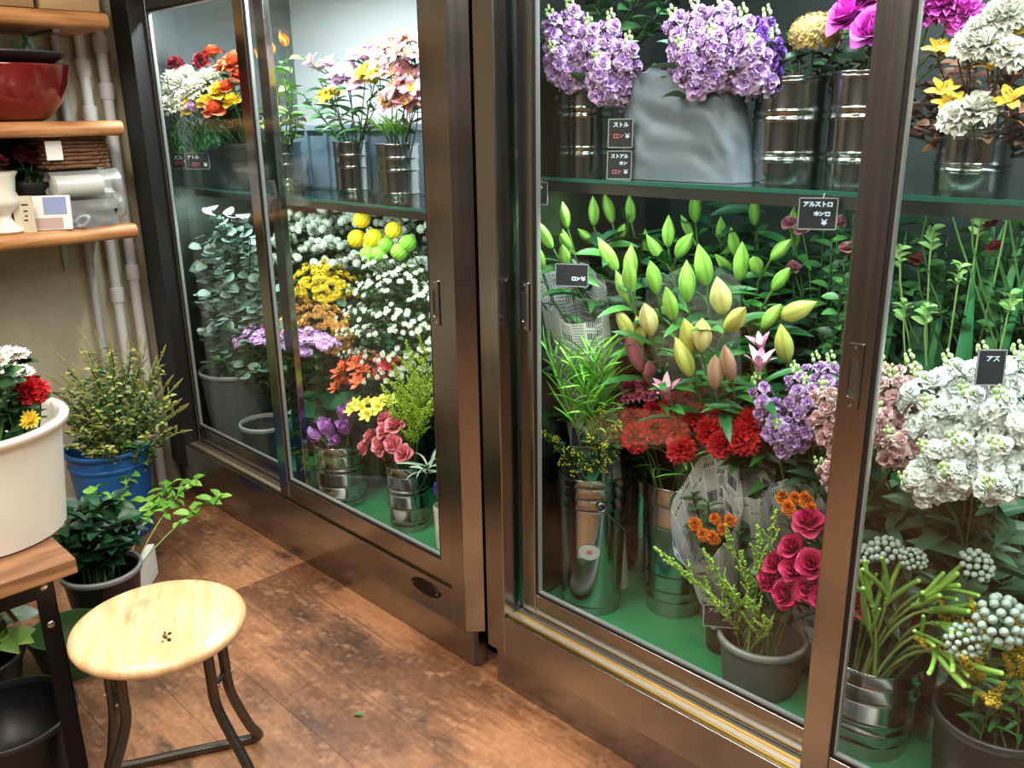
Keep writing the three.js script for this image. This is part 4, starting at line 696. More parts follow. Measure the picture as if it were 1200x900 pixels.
// ---------------------------------------------------------------- lily case, floor level
const dUp = V(0.1, 1, 0.35), dL = V(-0.3, 1, 0.4), dR = V(0.7, 0.75, 0.2);
{
  const A = [-1.31, DECK, -1.965], B = [-1.12, DECK, -1.93], D = [-0.88, DECK, -1.9];
  const g = (what) => ({ label: what + ' among the closed lilies', category: 'lily', group: what + 's' });
  lilies(g('lily stem with pointed bright green buds'), [
    [[-1.203, 1.148, -1.720], B, 'green', 2], [[-1.185, 1.125, -1.730], B, 'green', 1, dR], [[-1.372, 1.154, -1.500], A, 'fresh', 2, dL], [[-1.396, 1.096, -1.490], A, 'fresh', 1], [[-1.258, 1.101, -1.600], A, 'green', 2, dL, 1.1], [[-1.206, 1.062, -1.580], B, 'green', 2], [[-1.088, 1.043, -1.640], B, 'green', 1, dUp, 1.15], [[-1.067, 1.079, -1.680], B, 'green', 1, dUp, 1.2], [[-1.009, 1.090, -1.720], D, 'green', 1], [[-0.952, 1.140, -1.750], D, 'green', 2, dR], [[-0.870, 1.039, -1.660], D, 'yellow', 1, V(1, 0.55, 0.3), 1.2], [[-0.911, 1.008, -1.660], D, 'green', 1, dR], [[-1.399, 1.188, -1.680], A, 'fresh', 2], [[-1.372, 1.192, -1.720], A, 'fresh', 2], [[-1.140, 1.150, -1.850], B, 'fresh', 2], [[-0.954, 1.186, -1.850], D, 'fresh', 2], [[-1.318, 1.107, -1.800], B, 'fresh', 2], [[-1.052, 1.198, -1.850], D, 'fresh', 1], [[-1.371, 1.196, -1.550], A, 'fresh', 2], [[-1.336, 1.192, -1.750], B, 'fresh', 1], [[-1.196, 1.196, -1.820], B, 'fresh', 2], [[-1.057, 1.135, -1.780], D, 'fresh', 2], [[-0.915, 1.085, -1.700], D, 'fresh', 1, dR], [[-1.372, 1.131, -1.560], A, 'fresh', 1], [[-1.159, 1.056, -1.620], B, 'green', 1], [[-1.096, 1.009, -1.600], B, 'green', 1],
  ], { seed: 42 });
  lilies(g('lily stem with plump yellow-green buds'), [
    [[-1.193, 0.955, -1.580], B, 'yellow', 2, dL, 1.05], [[-1.133, 0.973, -1.570], B, 'cream', 1, dUp], [[-0.983, 1.036, -1.620], B, 'cream', 1, dUp, 1.15], [[-0.964, 1.005, -1.600], D, 'yellow', 1, dR], [[-1.029, 0.946, -1.580], B, 'yellow', 2, dUp, 1.05], [[-1.001, 0.959, -1.570], D, 'cream', 1, dUp], [[-1.018, 0.900, -1.560], B, 'yellow', 1, dL],
  ], { seed: 43 });
  lilies(g('lily stem with pink-tinged buds'), [[[-0.962, 0.882, -1.570], D, 'blush', 1, dUp, 1.05], [[-0.928, 0.906, -1.580], D, 'blush', 1, dUp], [[-1.181, 0.871, -1.600], B, 'rosy', 2, dL, 1.1], [[-0.848, 0.944, -1.660], D, 'yellow', 1, dUp]], { seed: 44 });
  lilies(g('lily stem with an opening pink flower'), [[[-1.073, 0.833, -1.560], B, 'open', 1, V(-0.1, 1, 0.5), 0.8], [[-0.869, 0.929, -1.580], D, 'open', 1, V(0.1, 1, 0.2), 0.75], [[-0.885, 0.966, -1.620], D, 'open', 1, V(0, 1, 0.2), 0.6]], { seed: 45 });
  branches('ruscus_branch', { label: 'dark green leafy branch behind the lilies', category: 'greenery', group: 'dark branches behind the lilies' }, dome(47, 46, [-1.12, 0.88, -1.88], [0.28, 0.38, 0.1], -0.8), B, 0.06, 'ruscus', 16, { seed: 48, from: 0.25 });
  branches('ruscus_branch', { label: 'dark green leafy branch behind the lilies at the corner post', category: 'greenery', group: 'dark branches at the corner post' }, dome(49, 26, [-1.345, 0.86, -1.72], [0.07, 0.38, 0.18], -0.8), [-1.31, DECK, -1.965], 0.04, 'ruscus', 15, { seed: 50, from: 0.25 });
  branches('ruscus_branch', { label: 'dark green leafy branch between the lilies and the iris leaves', category: 'greenery', group: 'dark branches between lilies and iris' }, dome(52, 34, [-0.8, 0.92, -1.9], [0.18, 0.36, 0.1], -0.8), D, 0.06, 'ruscus', 15, { seed: 53, from: 0.25 });
  branches('green_filler', { label: 'bright small-leaved filler branch beside the lilies', category: 'greenery', group: 'filler branches beside the lilies' }, [[[-0.793, 1.205, -1.700], dUp], [[-0.754, 1.177, -1.680], dUp], [[-0.748, 1.129, -1.660], dUp], [[-0.832, 1.224, -1.740], dUp], [[-0.754, 1.259, -1.700], dUp]], D, 0.06, 'small', 26, { seed: 54, from: 0.55, scale: 1.2 });
  singles('pink_bud', { label: 'small dusty pink flower half hidden behind the lilies', category: 'flower', group: 'dusty pink flowers behind the lilies' }, [[-0.930, 1.219, -1.780], [-0.899, 1.206, -1.780], [-0.811, 1.229, -1.760], [-0.770, 1.185, -1.720], [-0.922, 1.118, -1.800]], D, 0.06, rose(0xb0707c, 0.016), { seed: 55 });
}
sleeve('clear_sleeve', { label: 'clear film sleeve around the lily buds', category: 'sleeve' }, [-1.05, DECK + 0.001, -1.8], [-1.060, 1.110, -1.600], 0.05, 0.12, M.film, { slant: 0.1, crease: 0.1, seed: 15, flat: 0.6 });
{ // newspaper sleeve with grass, corner of the lily case
  sleeve('newspaper_sleeve', { label: 'rolled newspaper sleeve with a price card at the corner post', category: 'newspaper' }, [-1.34, DECK, -1.72], [-1.345, 1.105, -1.530], 0.04, 0.088, M.news, { slant: 0.12, face: V(0.7, 0.3, 0.7), crease: 0.12, seed: 4, flat: 0.8 });
  branches('grass_tuft', { label: 'bright green spiky grass tuft above the galvanised bucket', category: 'grass', group: 'spiky grass tufts' }, [[[-1.306, 0.881, -1.500], V(-0.3, 1, 0.4)], [[-1.259, 0.921, -1.500], V(0, 1, 0.4)], [[-1.229, 0.914, -1.510], V(0.2, 1, 0.3)], [[-1.345, 0.901, -1.470], V(-0.3, 1, 0.2)], [[-1.263, 0.849, -1.490], V(0.1, 1, 0.5)]], [-1.31, DECK, -1.62], 0.03, 'blade', 34, { seed: 57, from: 0.6, scale: 0.8, rise: 1.6, mat: M.stem });
}
{
  const B = [-1.325, DECK, -1.6], berry = CLUMP(0xb7bd3c, 0xd0c93e, 9, 0.012, 0.0032);
  branches('budded_sprig', { label: 'sprig with tiny yellow buds in the tall galvanised bucket', category: 'flower', group: 'yellow-budded sprigs' }, [[[-1.395, 0.690, -1.500], V(-0.6, 0.6, 0.3)], [[-1.352, 0.674, -1.500], V(-0.4, 0.8, 0.5)], [[-1.281, 0.702, -1.530], V(0, 1, 0.4)], [[-1.257, 0.777, -1.550], V(0.1, 1, 0.2)], [[-1.214, 0.748, -1.550], V(0.4, 0.9, 0.3)], [[-1.220, 0.697, -1.540], V(0.3, 0.8, 0.5)], [[-1.313, 0.663, -1.510], V(-0.3, 0.9, 0.5)], [[-1.307, 0.741, -1.560], V(0.1, 1, 0.3)]], B, 0.05, 'small', 18, { seed: 58, from: 0.78, scale: 0.75, berries: berry, nBerries: 5 });
  const red = carnation(0xc0131f, 0.033), pinkc = carnation(0xc96a86, 0.031), K = [-1.155, DECK, -1.735];
  singles('red_carnation', { label: 'red carnation beside the tall galvanised buckets', category: 'carnation', group: 'red carnations' }, [[-1.272, 0.749, -1.650], [-1.263, 0.709, -1.620], [-1.184, 0.700, -1.600], [-1.138, 0.731, -1.610], [-1.078, 0.746, -1.610], [-1.051, 0.711, -1.590], [-0.991, 0.762, -1.610], [-1.031, 0.788, -1.630], [-0.987, 0.814, -1.650], [-0.943, 0.795, -1.630], [-0.902, 0.773, -1.600], [-0.951, 0.749, -1.590], [-0.899, 0.802, -1.620], [-1.161, 0.759, -1.640], [-1.108, 0.786, -1.650], [-1.069, 0.820, -1.660], [-1.216, 0.735, -1.630]].map((p) => [p, V((p[0] + 1.1) * 2, 0.65, 0.8)]), K, 0.05, red, { seed: 59, leaves: 'blade', nLeaves: 4, leafScale: 0.5 });
  singles('pink_carnation', { label: 'pink carnation above the red ones', category: 'carnation', group: 'pink carnations by the red ones' }, [[-1.219, 0.801, -1.620], [-1.188, 0.814, -1.640], [-1.255, 0.786, -1.620]], K, 0.05, pinkc, { seed: 60 });
}
{
  const S = [-0.79, DECK, -1.76], T = [-0.49, DECK, -1.82];
  const lil = stockFloret(0xc09ad2, 0xd3b4de, 0.022), pk = stockFloret(0xdcb2b6, 0xe8cbc9, 0.022), wh = stockFloret(0xf2f7f1, 0xf8faf6, 0.03);
  stocks({ label: 'lilac stock flower spike over the wrapped bouquets', category: 'flower', group: 'lilac stocks on the floor' }, [[[-0.868, 0.911, -1.580], V(-0.3, 1, 0.3)], [[-0.804, 0.841, -1.560], V(0, 0.7, 0.8), 0.07], [[-0.797, 0.946, -1.600], V(-0.1, 1, 0.3)], [[-0.762, 0.933, -1.580], V(0, 1, 0.4)], [[-0.737, 0.975, -1.620], V(0.2, 1, 0.3)], [[-0.786, 0.956, -1.660], V(0, 1, 0)]], S, 0.05, lil, { seed: 32 });
  stocks({ label: 'dusty pink stock flower spike next to the steel door stile', category: 'flower', group: 'dusty pink stocks' }, [[[-0.707, 0.945, -1.540], V(0, 1, 0.5)], [[-0.676, 0.923, -1.550], V(0.1, 1, 0.4)], [[-0.632, 0.997, -1.600], V(0.1, 1, 0.3)], [[-0.594, 0.986, -1.570], V(0.1, 1, 0.5)], [[-0.599, 0.927, -1.540], V(-0.1, 0.9, 0.6)], [[-0.585, 1.002, -1.620], V(0, 1, 0.2)], [[-0.563, 0.891, -1.520], V(-0.2, 0.8, 0.8)], [[-0.697, 0.786, -1.550], V(-0.6, 0.5, 0.5), 0.05]], S, 0.05, pk, { seed: 33 });
  stocks({ label: 'white stock flower spike in the full white bunch', category: 'flower', group: 'white stocks' }, [[[-0.546, 0.998, -1.560], V(-0.1, 1, 0.4)], [[-0.512, 1.020, -1.600], V(0, 1, 0.3)], [[-0.459, 1.045, -1.600], V(0.1, 1, 0.3)], [[-0.401, 1.060, -1.580], V(0.2, 1, 0.3)], [[-0.507, 0.961, -1.520], V(-0.2, 0.9, 0.6)], [[-0.453, 0.996, -1.520], V(0, 0.9, 0.6)], [[-0.395, 1.005, -1.500], V(0.1, 0.9, 0.6)], [[-0.350, 0.994, -1.500], V(0.3, 0.9, 0.5)], [[-0.492, 0.894, -1.490], V(-0.3, 0.6, 0.8)], [[-0.444, 0.925, -1.480], V(0, 0.6, 0.9)], [[-0.383, 0.936, -1.470], V(0.1, 0.6, 0.9)], [[-0.447, 0.873, -1.470], V(-0.2, 0.4, 0.9), 0.06], [[-0.378, 0.874, -1.460], V(0.1, 0.3, 1), 0.06], [[-0.514, 0.832, -1.490], V(-0.5, 0.3, 0.8), 0.06]], T, 0.05, wh, { seed: 34, scale: 1.0, n: 9 });
  branches('stock_greenery', { label: 'dark green leafy stem under the white stocks', category: 'greenery', group: 'leafy stems under the stocks' }, dome(35, 26, [-0.56, 0.55, -1.72], [0.2, 0.22, 0.14], -0.7), T, 0.05, 'stock', 12, { seed: 36, from: 0.25 });
  branches('stock_greenery', { label: 'dark green leafy stem under the lilac stocks', category: 'greenery', group: 'leafy stems under the lilac stocks' }, dome(37, 12, [-0.84, 0.55, -1.78], [0.12, 0.2, 0.1], -0.7), S, 0.05, 'stock', 12, { seed: 38, from: 0.25 });
}
{ // wrapped bouquets, roses and green sprays in front
  const orange = carnation(0xe07a20, 0.0135), P0 = [-0.953, DECK, -1.665];
  sleeve('newspaper_sleeve', { label: 'open newspaper sleeve of orange marigolds', category: 'newspaper' }, [-0.953, DECK + 0.013, -1.665], [-0.985, 0.69, -1.56], 0.024, 0.085, M.news, { slant: 0.42, face: V(-0.1, 0.6, 0.8), crease: 0.1, seed: 7 });
  singles('orange_marigold', { label: 'orange marigold inside the open newspaper sleeve', category: 'flower', group: 'marigolds in the newspaper' }, [[-0.995, 0.541, -1.580], [-0.945, 0.573, -1.580], [-0.946, 0.525, -1.580], [-0.906, 0.581, -1.580], [-0.973, 0.524, -1.580], [-0.922, 0.555, -1.580]].map((p) => [p, V(-0.1, 0.7, 0.7)]), P0, 0.012, orange, { seed: 73, leaves: 'mum', nLeaves: 12, leafScale: 1 });
  branches('marigold_greens', { label: 'green marigold foliage rising out of the newspaper sleeve', category: 'greenery', group: 'marigold foliage' }, [[[-1.037, 0.598, -1.620], dUp], [[-0.982, 0.596, -1.600], dUp], [[-1.077, 0.563, -1.640], dUp], [[-1.040, 0.602, -1.660], dUp]], P0, 0.012, 'mum', 12, { seed: 74, from: 0.6 });
  sleeve('newspaper_sleeve', { label: 'closed grey newspaper cone between the two marigold sleeves', category: 'newspaper' }, [-0.9, DECK, -1.75], [-0.915, 0.69, -1.64], 0.03, 0.06, M.news, { slant: 0.1, face: V(0, 0.3, 1), crease: 0.2, seed: 9, flat: 0.75 });
  sleeve('newspaper_sleeve', { label: 'pale newspaper sleeve behind the magenta roses', category: 'newspaper' }, [-0.71, DECK, -1.72], [-0.775, 0.68, -1.6], 0.03, 0.075, M.news, { slant: 0.3, face: V(0.6, 0.5, 0.6), crease: 0.12, seed: 12 });
  singles('orange_marigold', { label: 'orange marigold in the sleeve behind the magenta roses', category: 'flower', group: 'marigolds behind the roses' }, [[-0.791, 0.667, -1.580], [-0.763, 0.680, -1.580], [-0.739, 0.680, -1.580], [-0.765, 0.663, -1.560], [-0.719, 0.674, -1.560]], [-0.71, DECK, -1.72], 0.015, orange, { seed: 75, leaves: 'mum', nLeaves: 6, leafScale: 0.8 });
  const mr = rose(0xb31750, 0.0265), G = [-0.822, DECK, -1.6];
  singles('magenta_rose', { label: 'magenta rose over the dark grey bucket', category: 'rose', group: 'magenta roses' }, [[[-0.711, 0.658, -1.540], V(0.1, 0.9, 0.5)], [[-0.734, 0.598, -1.530], V(-0.1, 0.7, 0.8)], [[-0.764, 0.549, -1.530], V(-0.3, 0.6, 0.8)], [[-0.716, 0.564, -1.510], V(0, 0.6, 0.9)], [[-0.682, 0.588, -1.510], V(0.2, 0.6, 0.8)], [[-0.680, 0.540, -1.500], V(0.2, 0.5, 0.9)], [[-0.725, 0.508, -1.500], V(-0.1, 0.4, 0.9)], [[-0.773, 0.514, -1.520], V(-0.5, 0.5, 0.7)], [[-0.648, 0.533, -1.500], V(0.4, 0.5, 0.8)], [[-0.596, 0.527, -1.520], V(0.4, 0.5, 0.6)]], G, 0.05, mr, { seed: 76, leaves: 'gloss', nLeaves: 4, leafScale: 0.7 });
  const sprig = PLUME(0x7fa83e, 0x95bb4e, 0.06, 40, 0.009, 0.0034);
  plumes('green_spray', { label: 'lime green budding spray in the dark grey bucket', category: 'greenery', group: 'lime sprays in the grey bucket' }, [[[-1.000, 0.476, -1.500], V(-0.9, 0.6, 0.3)], [[-0.955, 0.446, -1.510], V(-0.7, 0.7, 0.4)], [[-0.900, 0.493, -1.510], V(-0.4, 0.9, 0.3)], [[-0.868, 0.559, -1.520], V(-0.2, 1, 0.3)], [[-0.830, 0.520, -1.510], V(0, 1, 0.4)], [[-0.804, 0.582, -1.520], V(0, 1, 0.3)], [[-0.783, 0.621, -1.530], V(0.2, 1, 0.2)], [[-0.834, 0.457, -1.500], V(-0.2, 0.8, 0.6)], [[-0.792, 0.443, -1.500], V(0, 0.8, 0.6)], [[-0.879, 0.408, -1.510], V(-0.4, 0.8, 0.5)], [[-0.760, 0.416, -1.500], V(0.1, 0.8, 0.6)], [[-0.883, 0.445, -1.530], V(-0.4, 0.9, 0.3)], [[-0.827, 0.463, -1.540], V(0, 1, 0.3)]], G, 0.06, sprig, 6, { seed: 77, span: 0.6, mat: M.stemPale, leaves: 'small', nLeaves: 6, leafScale: 0.7 });
}
{ // brunia bucket and goldenrod pot
  const B = [-0.573, DECK, -1.588], r = random(81);
  for (const [p, d, k] of [[[-0.599, 0.622, -1.550], V(-0.2, 1, 0.2), 0.75], [[-0.562, 0.639, -1.560], V(0, 1, 0.2), 1], [[-0.508, 0.646, -1.550], V(0.1, 1, 0.3), 0.75], [[-0.407, 0.669, -1.560], V(0.5, 0.8, 0.2), 0.95], [[-0.341, 0.614, -1.500], V(0.7, 0.6, 0.5), 1.35], [[-0.381, 0.573, -1.470], V(0.4, 0.3, 0.9), 0.95]]) {
    const dd = d.clone().normalize(), s = stemThing('silver_brunia', { label: 'silver brunia stem topped with a cluster of pale balls', category: 'flower', group: 'silver brunia stems' }, inPot(r, B, 0.05), p, dd, { r: 0.003, mat: M.stem }); bloomOn(s, BRUNIA, dd, k, 'ball_cluster');
  }
  for (const [p, d] of [[[-0.594, 0.562, -1.530], V(-0.3, 1, 0.2)], [[-0.566, 0.559, -1.520], V(-0.2, 1, 0.3)], [[-0.540, 0.583, -1.530], V(0, 1, 0.2)], [[-0.467, 0.599, -1.520], V(0.6, 0.8, 0.3)], [[-0.454, 0.614, -1.540], V(0.9, 0.5, 0.1)], [[-0.436, 0.586, -1.520], V(0.9, 0.3, 0.2)], [[-0.422, 0.562, -1.510], V(0.9, 0.1, 0.4)], [[-0.452, 0.535, -1.500], V(0.6, 0.4, 0.7)], [[-0.420, 0.515, -1.480], V(0.8, -0.2, 0.6)], [[-0.393, 0.528, -1.480], V(0.9, 0.1, 0.5)], [[-0.564, 0.508, -1.510], V(-0.2, 0.9, 0.5)]]) {
    const dd = d.clone().normalize(), s = stemThing('green_brunia', { label: 'soft green finger-shaped branch in the brunia bucket', category: 'greenery', group: 'green finger branches' }, inPot(r, B, 0.05), p, dd, { r: 0.0034, mat: M.stemPale });
    for (let k = 0; k < 4; k++) { const a = k * 1.9 + r(0, 1); bloomOn(s, FINGER, dd.clone().addScaledVector(V(Math.cos(a), 0.2, Math.sin(a)), k ? 0.55 : 0.1), r(0.6, 0.85), 'finger', s.curve.getPoint(1 - k * 0.05)); }
  }
  plumes('goldenrod', { label: 'yellow goldenrod spray in the dark pot', category: 'flower', group: 'yellow goldenrod in the dark pot' }, dome(83, 12, [-0.335, 0.49, -1.55], [0.1, 0.1, 0.09], -0.1), [-0.335, DECK, -1.56], 0.06, PLUME(0xbfa11f, 0xa98e1c, 0.06, 70, 0.016, 0.003), 5, { seed: 84, span: 0.3, leaves: 'lily', nLeaves: 6, leafScale: 0.5 });
  const I = [-0.6, DECK, -1.97], J = [-0.36, DECK, -1.965], ir = random(86);
  [[I, -0.62, 36], [J, -0.4, 36]].forEach(([b, cx, n], q) => {
    for (let k = 0; k < n; k++) {
      const p = [cx + ir(-0.13, 0.13), ir(0.5, 0.74), -1.95 + ir(-0.06, 0.14)], d = V(ir(-0.12, 0.12), 1, ir(-0.05, 0.1)).normalize();
      const s = stemThing('iris_shoot', { label: 'tall narrow sword leaf behind the white stocks', category: 'greenery', group: 'sword leaves behind the stocks' }, inPot(ir, b, 0.05), p, d, { r: 0.004, mat: M.stemDark });
      const m = part('blade', LEAVES.iris[k % 4], M.leaf, s.t, s.end.toArray(), leafTurn(d, V(ir(-0.6, 0.6), 0, 1))); m.scale.setScalar(ir(0.8, 1.15));
    }
  });
  branches('agapanthus', { label: 'thin stem with spoon-shaped green buds among the sword leaves', category: 'flower', group: 'green budded stems' }, [[[-0.602, 1.089, -1.720], dUp], [[-0.551, 1.176, -1.720], dUp], [[-0.453, 1.136, -1.700], dUp], [[-0.623, 1.230, -1.760], dUp], [[-0.540, 1.267, -1.760], dUp], [[-0.643, 1.091, -1.720], dUp], [[-0.489, 1.302, -1.740], dUp], [[-0.679, 1.192, -1.760], dUp]], I, 0.05, 'pale', 9, { seed: 87, from: 0.93, scale: 0.42, rise: 0.9, mat: M.stemPale });
  branches('filler_branch', { label: 'small-leaved green branch under the shelf behind the stocks', category: 'greenery', group: 'small-leaved branches behind the stocks' }, dome(88, 34, [-0.52, 1.12, -1.88], [0.28, 0.15, 0.12], -0.6), J, 0.05, 'small', 26, { seed: 89, from: 0.5, scale: 1.3 });
  singles('red_bud', { label: 'small dull red flower among the sword leaves', category: 'flower', group: 'dull red flowers behind the stocks' }, [[-0.583, 1.300, -1.700], [-0.537, 1.288, -1.700], [-0.478, 1.301, -1.680], [-0.641, 1.284, -1.780], [-0.521, 1.202, -1.800], [-0.693, 1.169, -1.800], [-0.658, 1.164, -1.800], [-0.535, 1.245, -1.800]], J, 0.05, rose(0x8a2f38, 0.014), { seed: 90 });
}
// ---------------------------------------------------------------- lily case, shelf
{
  const V2 = [-1.363, SHELF_R, -1.6], V1 = [-0.882, SHELF_R, -1.66], V3 = [-0.735, SHELF_R, -1.66], V4 = [-0.54, SHELF_R, -1.68];
  const lil = stockFloret(0xcfabe0, 0xdfc6ea, 0.028), pur = stockFloret(0x7d4fb0, 0x9a6cc4, 0.02);
  stocks({ label: 'lilac stock flower spike in the vase at the corner post', category: 'flower', group: 'lilac stocks in the corner vase' }, [[[-1.370, 1.654, -1.490], V(-0.1, 1, 0.3)], [[-1.340, 1.671, -1.520], V(0, 1, 0.3)], [[-1.270, 1.630, -1.500], V(0.1, 1, 0.5)], [[-1.238, 1.638, -1.530], V(0.3, 1, 0.3)], [[-1.184, 1.592, -1.520], V(0.5, 0.8, 0.4)], [[-1.348, 1.584, -1.480], V(-0.2, 0.7, 0.7), 0.08], [[-1.237, 1.561, -1.490], V(0.2, 0.7, 0.7), 0.08]], V2, 0.03, lil, { seed: 101 });
  // grey paper-wrapped bunch
  const t = thing('paper_wrap', { label: 'grey paper-wrapped bunch of stocks standing on the glass shelf', category: 'wrap' }, [-1.08, SHELF_R, -1.6]);
  const m = new Mesher(); m.grid(56, 20, (a, b) => { const q = a * Math.PI * 2, c = Math.cos(q), s = Math.sin(q), w = (0.158 - 0.03 * b) * Math.sign(c) * Math.pow(Math.abs(c), 0.55) - 0.022 * b, d = 0.062 * (1 - 0.25 * b) * Math.sign(s) * Math.pow(Math.abs(s), 0.7), k = 0.012 * fbm(c * 2 + b, b * 2.4, s * 2 + 5, 3) * Math.min(1, 4 * b + 0.3); return [w + k, 0.001 + b * (0.225 + 0.03 * noise.noise(c * 2.5, 1, s * 2.5)), d + k * 2]; }, white); part('sheet', m.geometry(), M.greyWrap, t);
  part('wrap_base', box(-0.15, 0.15, 0.0005, 0.003, -0.055, 0.055), M.greyWrap, t);
  const W = [-1.08, SHELF_R, -1.6];
  stocks({ label: 'lilac stock flower spike in the grey paper wrap', category: 'flower', group: 'lilac stocks in the paper wrap' }, [[[-1.084, 1.634, -1.540], V(-0.3, 1, 0.3)], [[-1.042, 1.646, -1.550], V(-0.1, 1, 0.3)], [[-0.991, 1.650, -1.560], V(0, 1, 0.3)], [[-0.937, 1.622, -1.550], V(0.2, 1, 0.4)], [[-1.040, 1.575, -1.510], V(-0.3, 0.8, 0.6), 0.09], [[-0.981, 1.594, -1.520], V(0, 0.9, 0.6), 0.09], [[-0.898, 1.574, -1.520], V(0.3, 0.8, 0.6), 0.08]], W, 0.04, lil, { seed: 102, scale: 1.05 });
  stocks({ label: 'deep purple stock flower spike beside the lilac ones', category: 'flower', group: 'deep purple stocks' }, [[[-0.906, 1.619, -1.580], V(0.3, 1, 0.3), 0.07], [[-0.883, 1.583, -1.570], V(0.5, 0.8, 0.4), 0.06]], V1, 0.03, pur, { seed: 103 });
  singles('dried_hydrangea', { label: 'dried straw-coloured hydrangea head in the large vase', category: 'flower' }, [[[-0.835, 1.590, -1.640], V(0.1, 1, 0.4)]], V1, 0.02, HYDRANGEA, { seed: 104, scale: 0.95, part: 'flower_head' });
  branches('dry_branch', { label: 'dry brown leafy branch behind the vases', category: 'branch', group: 'dry branches behind the vases' }, dome(105, 14, [-0.86, 1.55, -1.74], [0.14, 0.08, 0.08], -0.5), V1, 0.04, 'gloss', 9, { seed: 106, scale: 0.6, mat: M.twig });
  singles('pink_rose', { label: 'large pink rose above the banded vase', category: 'rose', group: 'pink roses on the shelf' }, [[[-0.748, 1.607, -1.600], V(-0.2, 0.8, 0.7)], [[-0.699, 1.578, -1.580], V(0.1, 0.7, 0.8)], [[-0.729, 1.632, -1.620], V(0, 1, 0.5)]], V3, 0.03, rose(0xd24fc0, 0.036), { seed: 107, leaves: 'gloss', nLeaves: 3 });
  singles('magenta_carnation', { label: 'vivid pink ruffled flower above the yellow sprays', category: 'flower', group: 'vivid pink flowers on the shelf' }, [[-0.615, 1.597, -1.600], [-0.583, 1.602, -1.600], [-0.555, 1.587, -1.600]], V3, 0.03, carnation(0xd050bd, 0.034), { seed: 108 });
  const ys = star(0xeed24a, 0xd9ac30, 0.034, 0.9), ws = carnation(0xf4f3e8, 0.027);
  singles('yellow_spray', { label: 'yellow starry flower on the shelf beside the pink ones', category: 'flower', group: 'yellow starry flowers on the shelf' }, [[-0.562, 1.476, -1.560], [-0.551, 1.538, -1.570], [-0.490, 1.509, -1.550], [-0.477, 1.551, -1.560], [-0.585, 1.543, -1.580], [-0.455, 1.460, -1.550], [-0.547, 1.456, -1.550]], V4, 0.03, ys, { seed: 109, scale: 1.0, stem: { r: 0.0016, mat: M.twig } });
  singles('white_spray', { label: 'white ruffled flower on the shelf beside the yellow ones', category: 'flower', group: 'white ruffled flowers on the shelf' }, [[-0.511, 1.557, -1.550], [-0.492, 1.574, -1.560], [-0.469, 1.579, -1.560], [-0.527, 1.536, -1.550], [-0.532, 1.429, -1.540], [-0.502, 1.436, -1.540], [-0.493, 1.537, -1.540], [-0.467, 1.523, -1.540]], V4, 0.03, ws, { seed: 110, stem: { r: 0.0016, mat: M.twig } });
  branches('brown_twig', { label: 'reddish brown twig among the yellow sprays', category: 'branch', group: 'brown twigs on the shelf' }, dome(111, 34, [-0.52, 1.46, -1.7], [0.2, 0.12, 0.1], -0.6), V4, 0.03, 'brown', 12, { seed: 112, mat: M.twig, scale: 0.9 });
  branches('leafy_sprig', { label: 'green foliage branch at the top of the lily case', category: 'greenery', group: 'foliage on the lily case shelf' }, dome(113, 12, [-1.3, 1.66, -1.66], [0.12, 0.08, 0.08], -0.3), V2, 0.03, 'mum', 12, { seed: 114, scale: 1.1 });
}
